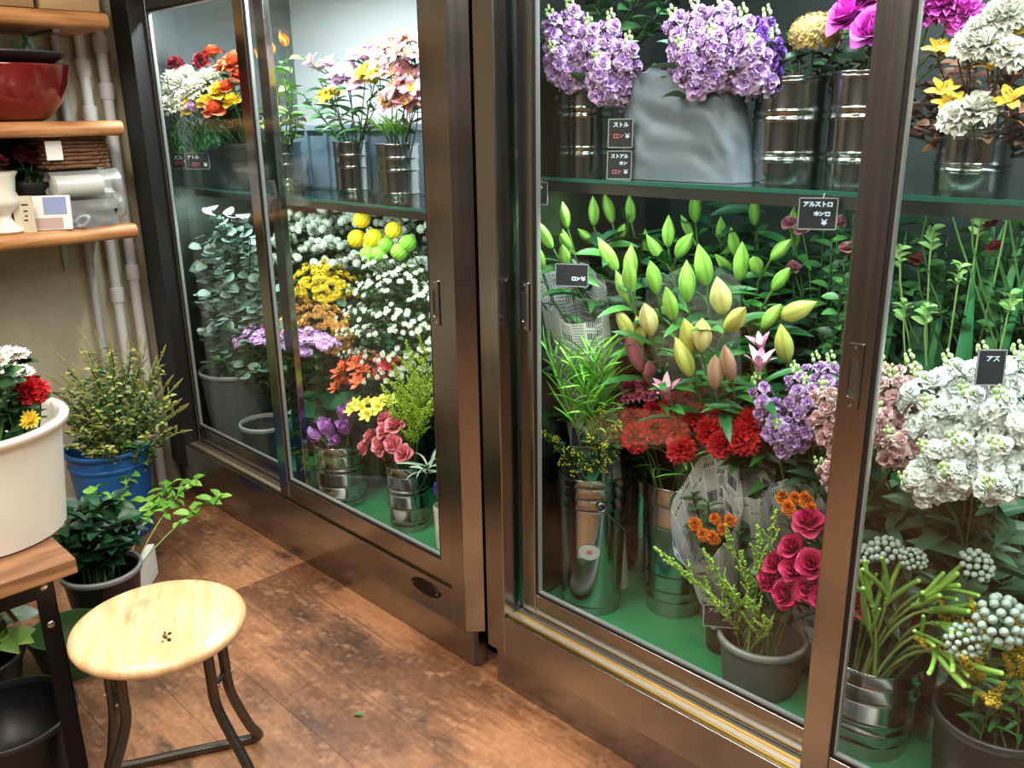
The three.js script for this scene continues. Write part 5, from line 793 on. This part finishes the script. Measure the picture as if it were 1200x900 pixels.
// ---------------------------------------------------------------- left case, shelf
{
  const B = [-3.03, SHELF_L, -1.64], Q1 = [-2.37, SHELF_L, -1.65], Q2 = [-2.135, SHELF_L, -1.65], Q3 = [-2.79, SHELF_L, -1.66];
  singles('white_lisianthus', { label: 'white ruffled flower in the mixed bouquet', category: 'flower', group: 'white flowers of the mixed bouquet' }, [[-3.261, 1.542, -1.490], [-3.179, 1.564, -1.500], [-3.063, 1.549, -1.500], [-3.111, 1.510, -1.480], [-3.033, 1.577, -1.530], [-3.225, 1.494, -1.480], [-3.158, 1.598, -1.520], [-3.258, 1.584, -1.510]], B, 0.03, carnation(0xf4f2e2, 0.042), { seed: 121 });
  singles('mixed_rose', { label: 'orange rose in the mixed bouquet', category: 'rose', group: 'orange roses of the mixed bouquet' }, [[-2.948, 1.478, -1.500], [-2.916, 1.551, -1.540], [-2.888, 1.632, -1.560], [-3.117, 1.673, -1.600], [-2.863, 1.588, -1.560], [-2.970, 1.620, -1.570]], B, 0.03, rose(0xd96a40, 0.037), { seed: 122, leaves: 'mum', nLeaves: 4 });
  singles('yellow_rose', { label: 'yellow rose in the mixed bouquet', category: 'rose', group: 'yellow roses of the mixed bouquet' }, [[-3.004, 1.502, -1.500], [-2.941, 1.540, -1.520], [-3.083, 1.492, -1.480], [-2.890, 1.505, -1.540]], B, 0.03, rose(0xe8cc3c, 0.035), { seed: 123 });
  singles('lilac_flower', { label: 'pale lilac flower in the mixed bouquet', category: 'flower' }, [[[-3.052, 1.486, -1.480], V(0.2, 0.6, 0.8)]], B, 0.03, TULIP(0xc79bc8), { seed: 124 });
  singles('dark_red_carnation', { label: 'dark red carnation at the back of the mixed bouquet', category: 'carnation', group: 'dark red carnations of the mixed bouquet' }, [[-3.265, 1.638, -1.530], [-3.122, 1.644, -1.560]], B, 0.03, carnation(0x861727, 0.03), { seed: 125, leaves: 'mum', nLeaves: 4 });
  branches('fern_frond', { label: 'drooping fern frond below the mixed bouquet', category: 'greenery', group: 'fern fronds of the mixed bouquet' }, [[-3.289, 1.374, -1.470], [-3.271, 1.361, -1.480], [-3.232, 1.349, -1.490], [-3.164, 1.344, -1.500], [-3.092, 1.363, -1.510], [-3.029, 1.384, -1.520], [-3.239, 1.398, -1.480], [-3.117, 1.392, -1.500], [-3.043, 1.404, -1.510], [-3.265, 1.404, -1.470]].map((p) => [p, V(0.03, -1, 0.12).normalize()]), B, 0.03, 'fern', 54, { seed: 126, from: 0.42, scale: 1.2, rise: -0.9, stem: { r: 0.0014, mat: M.stem, lift: 4.2 } });
  branches('leafy_sprig', { label: 'leafy green stem in the mixed bouquet', category: 'greenery', group: 'green stems of the mixed bouquet' }, dome(126, 14, [-3.03, 1.48, -1.6], [0.14, 0.1, 0.1], -0.3), B, 0.03, 'mum', 11, { seed: 136, from: 0.55, scale: 1.1 });
  singles('gloriosa_lily', { label: 'orange-red gloriosa lily with curled petals', category: 'flower', group: 'gloriosa lilies' }, [[-2.662, 1.658, -1.580], [-2.685, 1.633, -1.560], [-2.624, 1.675, -1.600], [-2.658, 1.606, -1.560]], Q3, 0.03, GLORIOSA, { seed: 127, leaves: 'pale', nLeaves: 3 });
  branches('leafy_sprig', { label: 'stem with broad fresh leaves in the gloriosa vase', category: 'greenery', group: 'leafy stems in the gloriosa vase' }, [[[-2.654, 1.565, -1.600], dUp], [[-2.704, 1.486, -1.580], dUp], [[-2.642, 1.479, -1.600], dUp], [[-2.642, 1.452, -1.620], dUp], [[-2.737, 1.453, -1.570], dUp]], Q3, 0.03, 'pale', 7, { seed: 128, from: 0.5, scale: 0.9 });
  const yf = star(0xecd228, 0xd4ae1c, 0.042, 0.7), lf = star(0xc493cc, 0xdfcbd8, 0.042, 0.75), pf = star(0xe6a4ba, 0xe7c95a, 0.044, 0.85), wf = star(0xf2dfe5, 0xe9dcae, 0.044, 0.85);
  sprays('yellow_freesia', { label: 'yellow freesia over the slim galvanised vase', category: 'flower', group: 'yellow freesias on the shelf' }, [[[-2.393, 1.521, -1.600], V(-0.1, 1, 0.5).normalize()], [[-2.189, 1.567, -1.600], V(0, 1, 0.5).normalize()], [[-2.136, 1.561, -1.600], V(0.2, 1, 0.4).normalize()]], 5, Q1, 0.03, yf, 0.035, { seed: 129, scale: 0.95 });
  sprays('lilac_freesia', { label: 'lilac freesia on the upper shelf', category: 'flower', group: 'lilac freesias on the shelf' }, [[[-2.452, 1.616, -1.620], dL.clone().normalize()], [[-2.315, 1.592, -1.600], dUp.clone().normalize()], [[-2.267, 1.631, -1.640], dUp.clone().normalize()], [[-2.293, 1.559, -1.600], dUp.clone().normalize()], [[-2.216, 1.640, -1.650], dUp.clone().normalize()]], 6, Q1, 0.03, lf, 0.05, { seed: 130, leaves: 'lily', nLeaves: 3, leafScale: 0.7 });
  sprays('pink_alstroemeria', { label: 'pale pink alstroemeria beside the steel post', category: 'flower', group: 'pink alstroemeria on the shelf' }, [[[-2.023, 1.648, -1.580], dUp.clone().normalize()], [[-1.951, 1.618, -1.580], dUp.clone().normalize()], [[-1.998, 1.570, -1.570], dUp.clone().normalize()], [[-1.934, 1.535, -1.570], dUp.clone().normalize()], [[-1.991, 1.503, -1.560], V(-0.1, 0.6, 0.8).normalize()], [[-1.937, 1.491, -1.570], dUp.clone().normalize()]], 7, Q2, 0.03, pf, 0.05, { seed: 131, leaves: 'lily', nLeaves: 3, leafScale: 0.7 });
  sprays('white_alstroemeria', { label: 'blush white alstroemeria among the pink ones', category: 'flower', group: 'blush white alstroemeria' }, [[[-2.078, 1.608, -1.590], dUp.clone().normalize()], [[-1.992, 1.658, -1.600], dUp.clone().normalize()], [[-1.965, 1.536, -1.565], V(0, 0.7, 0.7).normalize()]], 6, Q2, 0.03, wf, 0.05, { seed: 132 });
  branches('fine_grass', { label: 'fine green grass tuft in the galvanised vase', category: 'grass', group: 'fine grass on the shelf' }, [[[-2.150, 1.424, -1.610], dL], [[-2.080, 1.429, -1.600], dUp], [[-2.046, 1.424, -1.610], dR], [[-2.155, 1.443, -1.640], dUp]].map(([p, d]) => [p, d.clone().normalize()]), Q2, 0.03, 'blade', 34, { seed: 133, from: 0.75, scale: 0.38, rise: 1.2 });
  branches('leafy_sprig', { label: 'green leafy stem among the freesias', category: 'greenery', group: 'green stems among the freesias' }, [[[-2.500, 1.482, -1.620], dL], [[-2.362, 1.475, -1.600], dUp], [[-2.232, 1.502, -1.620], dUp], [[-2.535, 1.569, -1.660], dL], [[-2.705, 1.535, -1.700], dL], [[-2.251, 1.461, -1.600], dUp]].map(([p, d]) => [p, d.clone().normalize()]), Q1, 0.03, 'lily', 9, { seed: 134, from: 0.5, scale: 0.65 });
}
// ---------------------------------------------------------------- left case, floor level
{
  branches('eucalyptus_branch', { label: 'grey-green eucalyptus branch with round leaves', category: 'greenery', group: 'eucalyptus branches' }, dome(141, 38, [-3.08, 0.8, -1.57], [0.21, 0.38, 0.14], -0.8), [-3.15, DECK, -1.575], 0.07, 'gum', 26, { seed: 142, from: 0.3, rise: 0.3 });
  branches('fine_foliage', { label: 'fine dusty green foliage under the eucalyptus', category: 'greenery', group: 'fine foliage under the eucalyptus' }, dome(143, 16, [-3.1, 0.6, -1.55], [0.18, 0.16, 0.13], -0.5), [-3.15, DECK, -1.575], 0.07, 'small', 26, { seed: 144, from: 0.4, scale: 1.2 });
  const wp = pompon(0xeef3e6, 0.0145), wm = { label: 'spray of white button mums below the glass shelf', category: 'flower', group: 'white button mums' };
  sprays('button_mum', wm, dome(145, 22, [-2.72, 0.98, -1.88], [0.24, 0.17, 0.14], -0.2), 9, [-2.5, DECK, -1.95], 0.05, wp, 0.055, { seed: 146, leaves: 'mum', nLeaves: 7 });
  sprays('button_mum', wm, dome(147, 15, [-2.98, 0.96, -1.85], [0.18, 0.17, 0.13], -0.2), 9, [-2.95, DECK, -1.95], 0.05, wp, 0.055, { seed: 148, leaves: 'mum', nLeaves: 7 });
  sprays('button_mum', wm, dome(149, 15, [-2.3, 1.0, -1.9], [0.22, 0.16, 0.12], -0.2), 9, [-2.5, DECK, -1.95], 0.05, wp, 0.055, { seed: 150, leaves: 'mum', nLeaves: 7 });
  sprays('button_mum', wm, [[[-3.132, 0.975, -1.700], dUp], [[-3.176, 0.905, -1.680], dUp], [[-3.240, 0.918, -1.660], dUp]].map(([p, d]) => [p, d.clone().normalize()]), 6, [-2.87, DECK, -1.7], 0.05, wp, 0.05, { seed: 151, leaves: 'mum', nLeaves: 7 });
  singles('yellow_pompon', { label: 'large round yellow pompon mum', category: 'flower', group: 'yellow pompon mums' }, [[-2.410, 1.133, -1.700], [-2.447, 1.066, -1.700], [-2.350, 1.074, -1.700], [-2.242, 1.110, -1.700], [-2.362, 1.051, -1.700]].map((p) => [p, V(0, 0.8, 0.6)]), [-2.04, DECK, -1.93], 0.05, knob(0xefd11c, 0.03), { seed: 152, leaves: 'mum', nLeaves: 4 });
  singles('green_pompon', { label: 'lime green pompon mum below the yellow ones', category: 'flower', group: 'green pompon mums' }, [[-2.260, 1.062, -1.680], [-2.272, 1.036, -1.660], [-2.165, 1.054, -1.660], [-2.146, 1.080, -1.680], [-2.342, 1.028, -1.670]], [-2.04, DECK, -1.93], 0.05, knob(0x86c83c, 0.026), { seed: 153, leaves: 'mum', nLeaves: 4 });
  const Y = [-2.74, DECK, -1.86], O = [-2.62, DECK, -1.66], F = [-2.3, DECK, -1.78];
  sprays('yellow_spray_mum', { label: 'spray of small yellow mums', category: 'flower', group: 'yellow spray mums' }, dome(154, 20, [-2.7, 0.87, -1.71], [0.13, 0.09, 0.09], -0.3), 9, Y, 0.05, daisy(0xe9cc1e, 0xcf9f14, 0.0155), 0.05, { seed: 155, leaves: 'mum', nLeaves: 9 });
  sprays('bronze_spray_mum', { label: 'spray of bronze orange mums', category: 'flower', group: 'bronze spray mums' }, dome(156, 22, [-2.62, 0.74, -1.63], [0.15, 0.1, 0.08], -0.4), 9, O, 0.05, daisy(0xd59c48, 0xa8641e, 0.0165), 0.05, { seed: 157, leaves: 'mum', nLeaves: 6 });
  sprays('lilac_spray_mum', { label: 'spray of lilac mums with pale eyes', category: 'flower', group: 'lilac spray mums' }, [[[-2.610, 0.753, -1.530], dUp], [[-2.502, 0.760, -1.520], dUp], [[-2.410, 0.758, -1.520], dR], [[-2.622, 0.718, -1.510], dUp], [[-2.916, 0.709, -1.550], dL], [[-2.970, 0.670, -1.540], dL], [[-2.512, 0.727, -1.500], dUp], [[-2.820, 0.706, -1.530], dUp]].map(([p, d]) => [p, d.clone().normalize()]), 10, O, 0.05, daisy(0xcb9ad6, 0xe6d3c2, 0.02), 0.055, { seed: 158, leaves: 'mum', nLeaves: 6 });
  sprays('white_spray_mum', { label: 'cream mum spray beside the lilac ones', category: 'flower', group: 'cream mum sprays' }, [[[-3.004, 0.720, -1.600], dUp], [[-2.762, 0.766, -1.600], dUp]].map(([p, d]) => [p, d.clone().normalize()]), 6, O, 0.05, daisy(0xe9e3b8, 0xd2c370, 0.017), 0.035, { seed: 159 });
  sprays('white_filler', { label: 'spray of tiny white filler flowers', category: 'flower', group: 'white filler sprays' }, dome(160, 34, [-2.19, 0.79, -1.67], [0.21, 0.25, 0.14], -0.5), 13, F, 0.06, daisy(0xeef3e6, 0xc3cd98, 0.0115, 10), 0.065, { seed: 161, leaves: 'small', nLeaves: 12, leafScale: 0.9 });
  branches('leafy_branch', { label: 'dark leafy branch low in the case with the oval name plate', category: 'greenery', group: 'dark branches in the name plate case' }, dome(162, 36, [-2.4, 0.62, -1.76], [0.4, 0.3, 0.1], -0.7), F, 0.06, 'mum', 16, { seed: 163, from: 0.35, scale: 1.2 });
  branches('leafy_branch', { label: 'dark leafy branch behind the lime feathery sprays', category: 'greenery', group: 'dark branches beside the steel post' }, dome(164, 14, [-1.86, 0.8, -1.7], [0.14, 0.3, 0.1], -0.6), [-1.78, DECK, -1.72], 0.06, 'mum', 18, { seed: 165, from: 0.3, scale: 1.2 });
  sprays('orange_freesia', { label: 'orange-red freesia in a clear sleeve', category: 'flower', group: 'orange freesias' }, [[[-2.352, 0.663, -1.580], dL], [[-2.286, 0.693, -1.580], dUp], [[-2.349, 0.614, -1.560], dL], [[-2.248, 0.658, -1.560], dUp]].map(([p, d]) => [p, d.clone().normalize()]), 4, [-2.4, DECK, -1.67], 0.03, star(0xdc5c38, 0xdf8a3a, 0.044, 0.6), 0.036, { seed: 166 });
  sprays('red_freesia', { label: 'dark red freesia behind the orange ones', category: 'flower', group: 'dark red freesias' }, [[[-2.189, 0.690, -1.600], dR], [[-2.151, 0.714, -1.600], dR]].map(([p, d]) => [p, d.clone().normalize()]), 4, [-2.4, DECK, -1.67], 0.03, star(0xa8202c, 0xa03028, 0.04, 0.55), 0.03, { seed: 167 });
  sleeve('clear_sleeve', { label: 'clear plastic sleeve around the orange freesias', category: 'sleeve' }, [-2.4, DECK + 0.012, -1.67], [-2.3, 0.66, -1.6], 0.035, 0.1, M.film, { slant: 0.15, crease: 0.1, seed: 5 });
  const T = [-2.358, DECK, -1.515], G = [-2.04, DECK, -1.55];
  singles('purple_tulip', { label: 'purple tulip in the ribbed galvanised bucket', category: 'tulip', group: 'purple tulips' }, [[[-2.416, 0.419, -1.480], V(-0.9, 0.3, 0.4)], [[-2.341, 0.451, -1.480], V(0, 0.9, 0.6)], [[-2.287, 0.449, -1.470], V(0.3, 0.4, 0.8)], [[-2.275, 0.471, -1.490], V(0.3, 0.8, 0.4)], [[-2.402, 0.442, -1.500], V(-0.3, 1, 0.3)], [[-2.295, 0.505, -1.500], V(0.1, 1, 0.2)], [[-2.269, 0.520, -1.510], V(0.2, 1, 0.2)]], T, 0.05, TULIP(0xb877c4), { seed: 168, scale: 1.35 });
  branches('tulip_greens', { label: 'stem of broad green tulip leaves behind the ribbed bucket', category: 'greenery', group: 'broad leaves behind the tulips' }, [[[-2.600, 0.495, -1.550], dL], [[-2.530, 0.524, -1.560], dUp], [[-2.605, 0.435, -1.530], dL], [[-2.463, 0.510, -1.550], dUp]].map(([p, d]) => [p, d.clone().normalize()]), T, 0.04, 'broad', 5, { seed: 169, from: 0.6, scale: 0.95 });
  sprays('yellow_freesia', { label: 'pale yellow freesia beside the pink carnations', category: 'flower', group: 'yellow freesias on the floor' }, [[[-2.235, 0.563, -1.510], dL], [[-2.182, 0.590, -1.520], dUp], [[-2.100, 0.608, -1.520], dUp], [[-2.120, 0.572, -1.500], dUp]].map(([p, d]) => [p, d.clone().normalize()]), 4, G, 0.03, star(0xe0e050, 0xc7b52a, 0.036, 0.75), 0.034, { seed: 170 });
  singles('pink_carnation', { label: 'salmon pink carnation over the slim ribbed bucket', category: 'carnation', group: 'salmon pink carnations' }, [[[-2.118, 0.502, -1.480], V(-0.4, 0.6, 0.7)], [[-2.044, 0.540, -1.480], V(0, 0.8, 0.6)], [[-2.053, 0.493, -1.470], V(0, 0.5, 0.9)], [[-1.991, 0.515, -1.470], V(0.1, 0.5, 0.9)], [[-1.943, 0.495, -1.470], V(0.2, 0.4, 0.9)], [[-2.150, 0.456, -1.480], V(-0.5, 0.4, 0.7)], [[-2.069, 0.565, -1.500], V(0, 1, 0.3)], [[-2.009, 0.560, -1.490], V(0.1, 0.9, 0.4)]], G, 0.035, rose(0xec8a98, 0.026), { seed: 171 });
  plumes('goldenrod', { label: 'lime yellow feathery spray beside the steel post', category: 'flower', group: 'lime feathery sprays' }, [[[-1.916, 0.763, -1.500], dUp], [[-1.832, 0.796, -1.480], dUp], [[-1.982, 0.685, -1.500], dUp], [[-1.864, 0.704, -1.470], dUp], [[-1.797, 0.733, -1.460], dR], [[-1.921, 0.637, -1.480], dUp], [[-1.825, 0.651, -1.460], dR], [[-2.009, 0.612, -1.500], dL]].map(([p, d]) => [p, d.clone().normalize()]), G, 0.035, PLUME(0x93b52c, 0xa8c53a, 0.09, 100, 0.02, 0.0028), 7, { seed: 172, span: 0.45 });
  branches('striped_grass', { label: 'tuft of narrow pale striped leaves beside the steel post', category: 'greenery' }, [[[-1.828, 0.495, -1.460], V(0.1, 1, 0.3).normalize()]], G, 0.03, 'stripe', 12, { seed: 173, from: 0.8, rise: 0.55, scale: 0.55 });
  singles('purple_statice', { label: 'small purple flower head in the slim white vase', category: 'flower' }, [[[-1.845, 0.385, -1.53], V(0, 1, 0.5)]], [-1.845, DECK, -1.53], 0.008, carnation(0x6f4aa8, 0.022), { seed: 174 });
}
// ---------------------------------------------------------------- chalk price cards
const STROKES = { // hand-drawn katakana-like strokes in a unit box
  a: [[[0.1, 0.15], [0.9, 0.15], [0.6, 0.45]], [[0.5, 0.35], [0.45, 0.65], [0.2, 0.95]]], ru: [[[0.3, 0.1], [0.3, 0.6], [0.08, 0.95]], [[0.6, 0.1], [0.6, 0.9], [0.95, 0.6]]], su: [[[0.15, 0.15], [0.8, 0.15], [0.1, 0.95]], [[0.5, 0.55], [0.9, 0.95]]],
  to: [[[0.4, 0.05], [0.4, 0.95]], [[0.4, 0.35], [0.8, 0.55]]], ro: [[[0.15, 0.2], [0.85, 0.2], [0.85, 0.9], [0.15, 0.9], [0.15, 0.2]]], n: [[[0.1, 0.2], [0.35, 0.35]], [[0.15, 0.9], [0.9, 0.3]]], yen: [[[0.15, 0.05], [0.5, 0.45], [0.85, 0.05]], [[0.5, 0.45], [0.5, 0.95]], [[0.2, 0.55], [0.8, 0.55]], [[0.2, 0.75], [0.8, 0.75]]], hon: [[[0.1, 0.3], [0.9, 0.3]], [[0.5, 0.05], [0.5, 0.95]], [[0.5, 0.3], [0.1, 0.75]], [[0.5, 0.3], [0.9, 0.75]]],
};
function chalkCard(meta, at, w, h, turn, lines, tilt = 0, foot = null) {
  const t = thing('price_card', meta, at, turn);
  const tex = canvasTexture(256, Math.round(256 * h / w), (g, W, H) => {
    g.fillStyle = '#17191d'; g.fillRect(0, 0, W, H); g.lineWidth = 9; g.lineCap = 'round';
    for (const [keys, x, y, s, col] of lines) { g.strokeStyle = col; keys.forEach((k, i) => { for (const st of STROKES[k]) { g.beginPath(); st.forEach(([a, b], j) => g[j ? 'lineTo' : 'moveTo']((x + i * s * 1.05 + a * s) * W, y * H + b * s * W * 0.9)); g.stroke(); } }); }
  });
  const b = part('board', rbox(-w / 2, w / 2, 0, h, -0.0015, 0.0015, 0.0012), M.chalk, t); b.rotation.x = -tilt;
  part('chalk_writing', new THREE.PlaneGeometry(w * 0.96, h * 0.94).translate(0, h / 2, 0.0018), std(0xffffff, 0.7, 0, { map: tex }), b);
  const e = merged([[-w / 2, w / 2, h - 0.002, h], [-w / 2, w / 2, 0, 0.002], [-w / 2, -w / 2 + 0.002, 0, h], [w / 2 - 0.002, w / 2, 0, h]].map(([a, c, d, f]) => box(a, c, d, f, 0.0014, 0.0022))); part('border', e, M.rimGrey, b);
  if (foot) part('pick', rod([0, 0.01, -0.002], [foot[0] - at[0], foot[1] - at[1], foot[2] - at[2]].map((v, k) => (k === 0 ? (foot[0] - at[0]) * Math.cos(turn) - (foot[2] - at[2]) * Math.sin(turn) : k === 2 ? (foot[0] - at[0]) * Math.sin(turn) + (foot[2] - at[2]) * Math.cos(turn) : v)), 0.0014, 6), M.wire, t);
}
const WHT = '#c9d8ea', RED = '#c2606a';
chalkCard({ label: 'black chalk card with a white name hanging under the large vase', category: 'price card' }, [-0.72, SHELF_R - 0.066, -1.478], 0.066, 0.056, 0.5, [[['a', 'ru', 'su', 'to', 'ro'], 0.1, 0.1, 0.15, WHT], [['hon', 'n', 'ro'], 0.4, 0.42, 0.14, WHT], [['yen'], 0.6, 0.68, 0.18, WHT]], 0, [-0.72, SHELF_R - 0.004, -1.4985]);
chalkCard({ label: 'upper chalk card with red price on the grey paper wrap', category: 'price card' }, [-1.2, SHELF_R + 0.066, -1.525], 0.055, 0.06, 0.4, [[['su', 'to', 'ru'], 0.2, 0.1, 0.2, WHT], [['ro', 'n'], 0.2, 0.5, 0.22, RED], [['yen'], 0.68, 0.5, 0.22, WHT]], 0.05);
chalkCard({ label: 'lower chalk card with red price on the grey paper wrap', category: 'price card' }, [-1.2, SHELF_R + 0.0005, -1.523], 0.055, 0.06, 0.4, [[['su', 'to', 'a', 'ru'], 0.15, 0.1, 0.17, WHT], [['hon', 'n'], 0.5, 0.36, 0.17, WHT], [['ro', 'n'], 0.2, 0.66, 0.2, RED], [['yen'], 0.68, 0.66, 0.2, WHT]], 0.05);
chalkCard({ label: 'chalk card hanging from the shelf edge at the corner post', category: 'price card' }, [-1.405, SHELF_R - 0.062, -1.486], 0.05, 0.052, 0.3, [[['su', 'to', 'ru'], 0.15, 0.12, 0.2, WHT], [['yen'], 0.4, 0.5, 0.24, WHT]], 0, [-1.405, SHELF_R - 0.004, -1.4985]);
chalkCard({ label: 'chalk card clipped to the corner newspaper sleeve', category: 'price card' }, [-1.305, 1.075, -1.49], 0.078, 0.052, 0.5, [[['ro', 'n', 'yen'], 0.5, 0.55, 0.14, WHT]], 0.1, [-1.33, 0.215, -1.7]);
chalkCard({ label: 'chalk card standing in the tall bucket of yellow-budded sprigs', category: 'price card' }, [-1.318, 0.655, -1.56], 0.075, 0.05, 0.5, [[['a', 'ru', 'su', 'to'], 0.25, 0.15, 0.16, '#8d9197']], 0.1, [-1.325, 0.212, -1.6]);
chalkCard({ label: 'dark card leaning in the lime spray bucket', category: 'price card' }, [-0.894, 0.343, -1.530], 0.07, 0.05, 0.6, [[['a', 'ru', 'to', 'ro'], 0.15, 0.12, 0.16, '#8d8d8d']], 0.25, [-0.85, 0.212, -1.6]);
chalkCard({ label: 'chalk card standing among the white stocks', category: 'price card' }, [-0.413, 1.021, -1.500], 0.045, 0.06, 0.7, [[['a', 'su'], 0.3, 0.15, 0.24, WHT]], 0.05, [-0.49, 0.212, -1.82]);
chalkCard({ label: 'chalk card closest to the black corner post on the glass shelf', category: 'price card' }, [-3.25, SHELF_L + 0.0005 + 0.07, -1.5], 0.085, 0.056, 0.75, [[['su', 'ru'], 0.1, 0.15, 0.2, WHT], [['ro', 'n'], 0.1, 0.5, 0.2, RED], [['hon', 'yen'], 0.55, 0.4, 0.2, WHT]], 0.05, [-3.25, SHELF_L + 0.001, -1.51]);
chalkCard({ label: 'framed chalk card with a red price below the fern fronds', category: 'price card' }, [-3.13, SHELF_L + 0.0005 + 0.07, -1.5], 0.09, 0.058, 0.75, [[['a', 'to', 'ru'], 0.08, 0.12, 0.16, WHT], [['ro', 'n'], 0.25, 0.55, 0.18, RED], [['yen'], 0.75, 0.6, 0.18, WHT]], 0.05, [-3.13, SHELF_L + 0.001, -1.51]);

// leaves and blooms that would reach through glass, shelf or panel are grown smaller
scene.updateMatrixWorld(true);
{
  const bound = new THREE.Box3();
  for (const t of scene.children) {
    if (t.position.z > -1.42 || !t.children.some((o) => o.name === 'stem')) continue;
    for (const o of [...t.children]) {
      if (!['leaf', 'blade', 'bloom', 'floret', 'bud'].includes(o.name)) continue;
      for (let pass = 0; pass < 7; pass++) {
        bound.setFromObject(o, true); const c = (bound.min.x + bound.max.x) / 2, L = c < -1.49;
        const pane = c < -2.44 ? -1.419 : c < -1.6 ? -1.373 : c < -0.6 ? -1.419 : -1.379, S = L ? SHELF_L : SHELF_R;
        const out = bound.max.z > pane || bound.min.z < -2.056 || bound.min.x < (L ? -3.325 : -1.441) || (L && bound.max.x > -1.546) || (t.position.y < S - 0.1 && bound.max.y > S - 0.035 && bound.min.z < (L ? -1.53 : -1.5));
        if (!out) break;
        if (pass === 6) t.remove(o); else { o.scale.multiplyScalar(0.75); o.updateMatrixWorld(true); }
      }
    }
  }
}
scene.traverse((o) => { if (o.isMesh) { o.castShadow = true; o.receiveShadow = true; } });
renderer.render(scene, camera);
